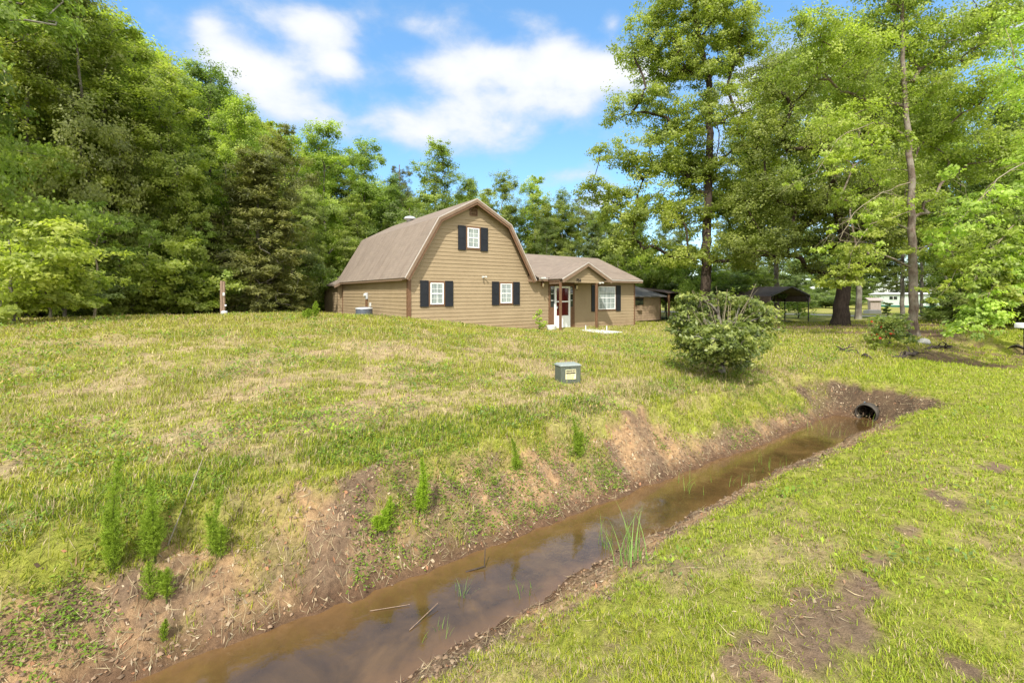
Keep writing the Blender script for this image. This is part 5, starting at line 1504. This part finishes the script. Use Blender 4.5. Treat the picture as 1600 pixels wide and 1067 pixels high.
big_tree('oak_tree', 'big spreading dark oak with a thick flared trunk near the carport', 'tree', 30, 1312, [(1312, 506, 0), (1318, 440, 0), (1322, 385, 0), (1310, 300, .3), (1290, 200, 0), (1290, 100, 0)], .46,
         [(1250, 150, 60, 40, 0), (1310, 90, 70, 45, 1), (1200, 215, 50, 34, 0), (1280, 225, 60, 34, -1), (1360, 180, 70, 50, 2), (1190, 300, 45, 40, 0), (1250, 320, 60, 34, 1), (1330, 310, 80, 40, -1), (1400, 290, 60, 50, 1), (1230, 385, 50, 22, -1),
          (1300, 370, 70, 25, 2), (1390, 370, 60, 30, 1), (1170, 370, 40, 35, 1), (1420, 130, 60, 50, 3), (1210, 110, 45, 35, 2), (1280, 420, 45, 10, 1), (1370, 415, 50, 16, 2)], 380, .45, 380, 1.0, .155, 'leaf_mid', 'bark_dark', 302, .022, .3)
e3, B3, g3 = big_tree('slim_shade_tree', 'slim trunked yellow-green tree with high crown at the right', 'tree', 19.5, 1428, [(1428, 528, 0), (1426, 420, 0), (1424, 300, 0), (1420, 200, 0), (1416, 90, .2), (1412, -40, 0)], .185,
         [(1320, 85, 75, 22, 0), (1400, 40, 70, 30, 1), (1490, 70, 70, 32, 0), (1270, 40, 50, 25, -.5), (1360, 150, 70, 22, 1), (1530, 140, 60, 30, -1), (1460, 170, 60, 25, 1), (1560, 30, 60, 35, 0), (1430, -40, 90, 35, 0), (1320, 190, 50, 16, -1), (1570, 230, 45, 30, 0), (1500, 260, 60, 22, 1.5), (1460, 320, 30, 15, 0), (1250, 110, 40, 20, 0),
          (1340, 245, 40, 14, -1), (1390, 260, 40, 20, 1), (1470, 210, 50, 25, 1), (1380, 330, 40, 16, .5), (1480, 380, 40, 18, 1), (1340, 400, 26, 18, -1), (1330, 310, 30, 12, -1)], 350, .34, 280, .70, .11, 'leaf_bright', 'bark_pine', 303, .010, .45, droop=.5, power=.43)
# drooping lichen covered lower branches of the slim tree
def droop_branch(root, pts_px, g, B0, r0, twigs, leafy, leafm, seed, tw_len=.8, per=120, leaf=.11):
    P = [at(px, py, D) - B0 for px, py, D in pts_px]; seg = []; nodes = []
    for a, b2 in zip(P[:-1], P[1:]):
        for j in range(4): nodes.append(a + (b2 - a) * j / 4 + g.normal(0, .02, 3))
    nodes.append(P[-1]); n = len(nodes)
    for i in range(n - 1): seg.append((nodes[i], nodes[i + 1], r0 * (1 - .75 * i / n), r0 * (1 - .75 * (i + 1) / n)))
    tips = []
    for i in range(twigs):
        k = g.integers(n // 4, n); d = g.normal(0, 1, 3) * np.array([1, .8, .5]) + np.array([0, 0, -.45]); d /= np.linalg.norm(d); L = tw_len * g.uniform(.4, 1.2); p = nodes[k]; r = r0 * .3
        for j in range(5):
            q = p + d * L / 5; seg.append((p, q, r * (1 - j / 6), r * (1 - (j + 1) / 6))); d = d + np.array([0, 0, -.16]) + g.normal(0, .16, 3); d /= np.linalg.norm(d); p = q
            if j in (1, 2, 3):
                d2 = d + g.normal(0, .7, 3); d2 /= np.linalg.norm(d2); e_ = p + d2 * L * .35; seg.append((p, e_, r * .5, r * .25)); tips.append(e_)
        tips.append(p)
    V, Q = tubes(seg, 5); linkmesh('lichen_branch', npmesh('lichen_branch', V, quads=Q, smooth=True), M['bark_lichen'], root)
    if leafy > 0:
        tips = np.array(tips); tips = tips[g.random(len(tips)) < leafy * .62]
        linkmesh('leaf_spray', leafmesh('leaf_spray', [leaves(g, tips, per, .30, leaf, leaf * .68, droop=.5, sub=4)]), M[leafm], root)


droop_branch(e3, [(1424, 285, 19.5), (1380, 300, 18.6), (1335, 330, 17.8), (1312, 375, 17.4)], g3, B3, .024, 26, .18, 'leaf_lime', 1, 1.5)
0 and droop_branch(e3, [(1424, 310, 19.5), (1385, 345, 18.8), (1365, 395, 18.5), (1378, 440, 18.5)], g3, B3, .045, 24, .12, 'leaf_lime', 2, 1.3)
droop_branch(e3, [(1424, 330, 19.5), (1360, 350, 18.4), (1330, 395, 18), (1322, 430, 18)], g3, B3, .022, 16, .9, 'leaf_lime', 3, .7)
droop_branch(e3, [(1424, 215, 19.5), (1370, 190, 18), (1310, 215, 17), (1275, 270, 16.5)], g3, B3, .022, 18, .6, 'leaf_lime', 4, 1.3)
droop_branch(e3, [(1428, 390, 19.5), (1470, 380, 18.5), (1500, 410, 18), (1480, 450, 17.6)], g3, B3, .022, 18, .7, 'leaf_lime', 5, 1.0)
# tree outside the frame whose branches hang in from the right
e4, B4, g4 = big_tree('overhanging_tree', 'yellow-green branches hanging in from a tree beyond the right edge', 'tree', 13.6, 1765, [(1765, 600, 0), (1755, 400, 0), (1740, 200, 0), (1700, 40, 0)], .2,
         [(1650, 120, 70, 50, 0), (1640, 320, 45, 22, 0), (1700, 250, 90, 70, 1), (1600, 60, 45, 25, 1)], 80, .3, 240, .5, .095, 'leaf_bright', 'bark_lichen', 304, .010, .4, droop=.4)
droop_branch(e4, [(1745, 250, 13.6), (1660, 300, 13), (1590, 345, 12.6), (1540, 400, 12.4), (1520, 445, 12.3)], g4, B4, .024, 34, .7, 'leaf_bright', 6, .75, 110)
droop_branch(e4, [(1745, 280, 13.6), (1640, 350, 12.6), (1570, 420, 12.2), (1540, 470, 12.0), (1532, 497, 12)], g4, B4, .022, 26, .7, 'leaf_bright', 7, .5, 110)
droop_branch(e4, [(1745, 200, 13.6), (1640, 230, 12.8), (1560, 280, 12.4), (1500, 345, 12.2)], g4, B4, .024, 26, .4, 'leaf_bright', 8, 1.0)
droop_branch(e4, [(1745, 300, 13.6), (1650, 400, 12.6), (1600, 430, 12.4), (1555, 440, 12.2)], g4, B4, .022, 22, .7, 'leaf_bright', 9, .6)

# ------------------------------------------------------------------ the clipped bush in front of the carport
gb = rngf(401); bx_, by_, bz_ = ground_at(1126, 583)
BD = by_; s_ = BD / F
bush = empty('camellia_bush', (bx_, by_, bz_)); tag(bush, 'round glossy evergreen bush with a hacked, twiggy top beside the ditch', 'bush')
B0 = np.array([bx_, by_, bz_])
bl = [(*(at(px, py, BD + dy) - B0), rx * s_, rx * s_ * .95, ry * s_) for px, py, rx, ry, dy in ((1080, 520, 36, 24, 0), (1130, 535, 50, 20, -.6), (1175, 515, 38, 26, 0), (1125, 510, 60, 26, .7), (1075, 490, 26, 14, -.1), (1180, 485, 30, 14, .1), (1150, 545, 40, 14, .2), (1100, 548, 38, 12, .1), (1130, 480, 40, 10, .7), (1195, 500, 20, 15, -.2), (1060, 510, 18, 16, 0), (1100, 560, 30, 10, -.5), (1150, 562, 30, 10, -.5), (1128, 530, 60, 22, -.8), (1080, 468, 22, 9, 0), (1170, 472, 30, 9, 0), (1128, 466, 30, 8, .3))]
cl = pick_clumps(gb, bl, 330, .10); stems = []
base_pts = [(gb.normal(0, .08), gb.normal(0, .08)) for _ in range(6)]
V, Q = tubes(grow(gb, cl, [(0, 0, -.2), (.0, 0, .35), (.03, 0, .8)], .085, .0065, .3), 5)
V2 = []; sg2 = []
for i in range(30):
    a = gb.random() * 6.283; rr = gb.uniform(.0, 1.1); x0 = rr * math.cos(a) * .5; y0 = rr * math.sin(a) * .5; d = np.array([math.cos(a) * .35 * gb.uniform(0, 1.6), math.sin(a) * .35 * gb.uniform(0, 1.6), 1]); L = gb.uniform(.35, .98); p = np.array([x0, y0, .62]); rds = gb.uniform(.004, .011)
    for j in range(4): d = d + gb.normal(0, .14, 3); q = p + d * L / 4 + gb.normal(0, .02, 3); sg2.append((p, q, rds * (1 - j * .12), rds * (1 - (j + 1) * .12))); p = q
for i in range(9):      # longer bare shoots leaning out
    a = gb.random() * 6.283; p = np.array([.3 * math.cos(a), .3 * math.sin(a), .9]); d = np.array([math.cos(a) * .7, math.sin(a) * .5, .8])
    for j in range(5): q = p + d * .14; sg2.append((p, q, .006, .004)); d = d + gb.normal(0, .12, 3); p = q
Vb, Qb = tubes(sg2, 5)
linkmesh('stems', npmesh('stems', V, quads=Q, smooth=True), M['bark_grey'], bush); linkmesh('cut_twigs', npmesh('cut_twigs', Vb, quads=Qb, smooth=True), M['bark_lichen'], bush)
linkmesh('foliage', leafmesh('foliage', [leaves(gb, cl, 66, .17, .08, .042, sub=6, up=.9, tone_sd=.2)]), M['leaf_gloss'], bush)


def small_plant(name, label, cat, px, py, hpx, wpx, n, per, leaf, leafm, seed, dD=0, group=None, flowers=0):
    g = rngf(seed); x, y, z = ground_at(px, py); s = y / F; H = hpx * s; Wd = wpx * s / 2
    e = empty(name, (x, y, z)); tag(e, label, cat, group)
    cl = pick_clumps(g, [(0, 0, H * .62, Wd * .8, Wd * .7, H * .36), (0, 0, H * .35, Wd * .8, Wd * .8, H * .25)], n, Wd * .16)
    V, Q = tubes(grow(g, cl, [(0, 0, -.05), (0, 0, H * .3), (.02, 0, H * .7)], max(.01, H * .025), .005, .3), 5); linkmesh('stems', npmesh('stems', V, quads=Q, smooth=True), M['bark_grey'], e)
    linkmesh('foliage', leafmesh('foliage', [leaves(g, cl, per, Wd * .26, leaf, leaf * .6, sub=5)]), M[leafm], e)
    if flowers:
        fc = cl[np.argsort(cl[:, 0])][:max(4, len(cl) // 3)]; 
        for c_ in list(fc) + list(fc + g.normal(0, .05, fc.shape)):
            V, Q, t = leaves(g, [c_], 8, .05, .075, .06, sub=1, up=.4, flat=1); linkmesh('flower', npmesh('flower', V, quads=Q), M['flower'], e)
    return e


small_plant('azalea_bush', 'low bush with red-orange flowers at the foot of the slim trunk', 'bush', 1388, 541, 52, 78, 46, 70, .10, 'leaf_gloss', 501, flowers=8)
small_plant('leafy_plant', 'bright yellow-green weed just left of the azalea bush', 'plant', 1375, 548, 26, 34, 14, 50, .09, 'leaf_lime', 502)
small_plant('young_shrub', 'small leafy shrub with yellow tips in front of the house wall', 'shrub', 843, 516, 34, 24, 22, 46, .085, 'leaf_lime', 503)
small_plant('young_tree', 'young tree standing before the lane, seen under the carport roof', 'tree', 1247, 497, 40, 60, 26, 60, .22, 'leaf_mid', 504)
small_plant('young_conifer', 'little dark conifer beside the lane in front of the mobile home', 'tree', 1386, 494, 24, 18, 16, 60, .16, 'leaf_dark', 505)

# feathery dog-fennel weeds
def fennel(px, py, hpx, wpx, label, seed, nst=1, spread=0, cm=(.18, .265, .028)):
    g = rngf(seed); x, y, z = ground_at(px, py); s = y / F; H = hpx * s; Wd = wpx * s / 2
    e = empty('dog_fennel', (x, y, z - .01)); tag(e, label, 'weed', 'feathery weeds on the bank')
    segs = []; A = []; Bp = []
    for k in range(nst):
        ox = g.normal(0, spread * Wd); oy = g.normal(0, spread * Wd); hh = H * (1 if k == 0 else g.uniform(.4, .8)); ln = g.normal(0, .05, 2); n = 14
        P = [np.array([ox + ln[0] * hh * (i / n) ** 2 * 2, oy + ln[1] * hh * (i / n) ** 2 * 2, hh * i / n]) for i in range(n + 1)]
        V, Q = tubes([(P[i], P[i + 1], .006 * (1 - i / n * .7), .006 * (1 - (i + 1) / n * .7)) for i in range(n)], 5); linkmesh('stem', npmesh('stem', V, quads=Q, smooth=True), M['leaf_olive'], e)
        m_ = int(300 * hh / .7 + 90)
        t = g.random(m_) ** .8; zz = hh * (.06 + .94 * t); wprof = Wd * (.5 + .4 * np.sin(np.pi * np.clip(.15 + t * .8, 0, 1))) * (1.0 - .62 * t ** 2.2) * g.uniform(.75, 1.15)
        a = g.random(m_) * 6.283; L = wprof * g.uniform(.5, 1.1, m_)
        st = np.stack([ox + ln[0] * hh * t ** 2 * 2, oy + ln[1] * hh * t ** 2 * 2, zz], -1)
        dr = np.stack([np.cos(a), np.sin(a), g.uniform(.3, 2.2, m_)], -1); dr /= np.linalg.norm(dr, axis=1, keepdims=True)
        en = st + dr * L[:, None]
        for f_ in (.25, .45, .62, .78, .9, 1.0):
            for _ in range(2):
                q = st + (en - st) * f_; d2 = dr + g.normal(0, .6, (m_, 3)); d2 /= np.linalg.norm(d2, axis=1, keepdims=True)
                A.append(q); Bp.append(q + d2 * (L * .36)[:, None])
        A.append(st); Bp.append(en)
    A = np.concatenate(A); Bp = np.concatenate(Bp); n = len(A); w = max(.0011, y * .00045)
    sdv = np.cross(Bp - A, g.normal(0, 1, (n, 3))); sdv /= np.maximum(np.linalg.norm(sdv, axis=1, keepdims=True), 1e-6)
    V = np.stack([A - sdv * w, A + sdv * w, Bp], 1).reshape(-1, 3); me_ = npmesh('feathery_leaves', V, tris=np.arange(n)[:, None] * 3 + np.array([[0, 1, 2]]))
    c = np.array(cm) * g.uniform(.7, 1.5, (n, 1)) + np.array([.05, .04, 0]) * g.random((n, 1)); setcol(me_, np.repeat(c, 3, 0)); linkmesh('feathery_leaves', me_, M['grass'], e)


fennel(168, 898, 190, 44, 'tallest feathery weed, far left on the bank', 601, 3, .25)
fennel(238, 884, 130, 46, 'second tall feathery weed, right of the tallest', 602, 4, .45)
fennel(243, 948, 68, 42, 'short bushy feathery weed low on the bank below the second tall one', 603, 3, .4)
fennel(342, 878, 105, 34, 'forked feathery weed in the middle of the left bank', 604, 3, .4)
fennel(659, 806, 92, 34, 'bright bushy weed on the bare bank below the grass edge', 605, 3, .3, (.20, .31, .022))
fennel(604, 828, 48, 28, 'small bright weed left of the bushy one on the bare bank', 606, 3, .4, (.20, .31, .022))
fennel(903, 716, 62, 24, 'slender feathery weed at the grass edge below the utility box', 607, 2, .3)
fennel(808, 738, 52, 22, 'thin weed at the edge of the bank left of the slender one', 608, 2, .3)
fennel(255, 1005, 40, 20, 'tiny weed sprig near the bottom of the left bank', 609, 2, .3)
fennel(482, 497, 26, 16, 'bright upright weed on the field crest left of the house', 610, 4, .6)


# tall grass tufts standing at the water
def tuft(px, py, hpx, n, label, seed, w=.006, sp=.05, col=(.13, .22, .035), grp='grass tufts at the water'):
    g = rngf(seed); x, y, z = ground_at(px, py); z = max(z, WATER_Z - .02); s = y / F; H = hpx * s
    V = []; Q = []; T = []; C = []
    for i in range(n):
        a = g.random() * 6.283; b0 = np.array([g.normal(0, sp), g.normal(0, sp), 0]); d = np.array([math.cos(a), math.sin(a), 0]); L = H * g.uniform(.45, 1.1); ln = g.uniform(.1, .75); sdv = np.array([-d[1], d[0], 0]) * w * g.uniform(.6, 1.2)
        k0 = len(V); P = []
        for j in range(6):
            t = j / 5; p = b0 + d * L * ln * t ** 2 + np.array([0, 0, L * (t - .32 * ln * t ** 2)]); ww = (1 - t ** 1.5) * .5 + .01; V += [p - sdv * ww, p + sdv * ww]
        for j in range(5): Q.append((k0 + 2 * j, k0 + 2 * j + 1, k0 + 2 * j + 3, k0 + 2 * j + 2))
        C += [np.array(col) * g.uniform(.7, 1.5)] * 12
    me_ = npmesh('grass_tuft', np.array(V), quads=np.array(Q)); setcol(me_, np.array(C)); o = linkmesh('grass_tuft', me_, M['grass'], None, (x, y, z)); tag(o, label, 'grass tuft', grp)


tuft(985, 880, 88, 26, 'tall arching grass tuft on the near bank of the ditch', 701, .010, .07, (.16, .26, .06))
tuft(945, 870, 55, 12, 'thinner grass tuft just left of the tall arching one', 702, .007, .05)
tuft(720, 968, 40, 16, 'grass tuft standing in the water at the middle of the ditch', 703, .006, .04, (.12, .18, .06))
tuft(820, 945, 34, 10, 'small tuft at the near water edge', 704, .006, .05)
tuft(690, 1010, 30, 10, 'small tuft low at the near water edge', 705, .005, .05)
tuft(1075, 775, 36, 12, 'grass blades in the water past the arching tuft', 706, .006, .08)
tuft(1160, 765, 34, 14, 'grass blades at the near bank halfway to the pipe', 707, .006, .10)
tuft(1215, 735, 28, 16, 'wispy grass in the shallow water before the pipe', 708, .006, .14)
tuft(1300, 695, 28, 22, 'grass blades hanging at the water just before the pipe', 709, .006, .16, (.2, .26, .06))
tuft(1372, 668, 26, 16, 'grass tuft beside the pipe mouth', 710, .006, .10, (.22, .28, .06))
tuft(790, 655, 34, 12, 'taller grass sticking out of the field above the bank', 711, .006, .1, grp='tall grass in the field')
tuft(930, 640, 55, 9, 'dry pale stalks leaning right of the utility box', 712, .005, .12, (.42, .36, .2), grp='tall grass in the field')
tuft(855, 550, 34, 8, 'dry pale stalks behind the utility box', 713, .005, .2, (.42, .36, .2), grp='tall grass in the field')


# fallen wood, a stone and sticks
def log_(px0, py0, px1, py1, r, label, seed, bits=5):
    g = rngf(seed); a = np.array(ground_at(px0, py0)); c = np.array(ground_at(px1, py1)); sg = []; e = empty('fallen_log', tuple(a)); tag(e, label, 'log', 'fallen wood on the right')
    n = 8; P = [(c - a) * i / n + np.array([0, 0, r * .2]) + g.normal(0, r * .7, 3) for i in range(n + 1)]
    rr = [r * g.uniform(.5, 1.1) for _ in range(n + 1)]; rr[0] = rr[-1] = .012
    for i in range(n): sg.append((P[i], P[i + 1], rr[i], rr[i + 1]))
    V, Q = tubes(sg, 8); linkmesh('log', npmesh('log', V, quads=Q), M['log'], e)
    for k in range(bits):
        p = P[g.integers(1, n)]; d = g.normal(0, 1, 3); d[2] = abs(d[2]) * .6; d /= np.linalg.norm(d); V, Q = tubes([(p, p + d * .28, r * .35, r * .2), (p + d * .28, p + d * .45 + np.array([0, 0, -.1]), r * .2, r * .08)], 5); linkmesh('branch_stub', npmesh('branch_stub', V, quads=Q), M['log'], e)


log_(1308, 545, 1362, 562, .06, 'dark rotting log lying in the grass, left one', 801)
log_(1392, 560, 1432, 551, .07, 'dark rotting log below the slim trunk', 802)
log_(1445, 546, 1490, 541, .07, 'dark log on the weedy slope right of the slim trunk', 803)
x, y, z = ground_at(1443, 537); b = MB(); b.lathe([(.16, -.05), (.22, .05), (.17, .16), (.06, .21)], 0, 0, 9); o = b.build('stone', M['concrete']); o.location = (x, y, z); tag(o, 'pale stone at the base of the slim trunk', 'stone')


def stick(pts, r, label, mat='bark_grey'):
    P = [np.array(p) for p in pts]; sg = [(P[i], P[i + 1], r * (1 - .2 * i), r * (.8 - .2 * i)) for i in range(len(P) - 1)]; V, Q = tubes(sg, 6); tag(linkmesh('stick', npmesh('stick', V, quads=Q), M[mat]), label, 'stick', 'sticks in and by the ditch')


def wpt(px, py, dz=0.):
    D = WATER_Z * F / (HOR - py); return ((px - 800) / F * D, D, WATER_Z + dz)


stick([wpt(728, 893, .0), wpt(757, 888, .02), wpt(758, 882, .14)], .007, 'dark forked stick rising from the water', 'log')
stick([wpt(640, 985, .005), wpt(684, 948, .03)], .0035, 'tan reed lying across the water', 'wood')
stick([wpt(578, 955, .005), wpt(640, 946, .01)], .003, 'thin reed floating near the far edge', 'wood')
stick([np.array(ground_at(262, 862)) + np.array([0, 0, .02]), np.array(ground_at(318, 760)) + np.array([0, 0, .25])], .005, 'long pale dead stalk leaning over the left bank', 'bark_lichen')
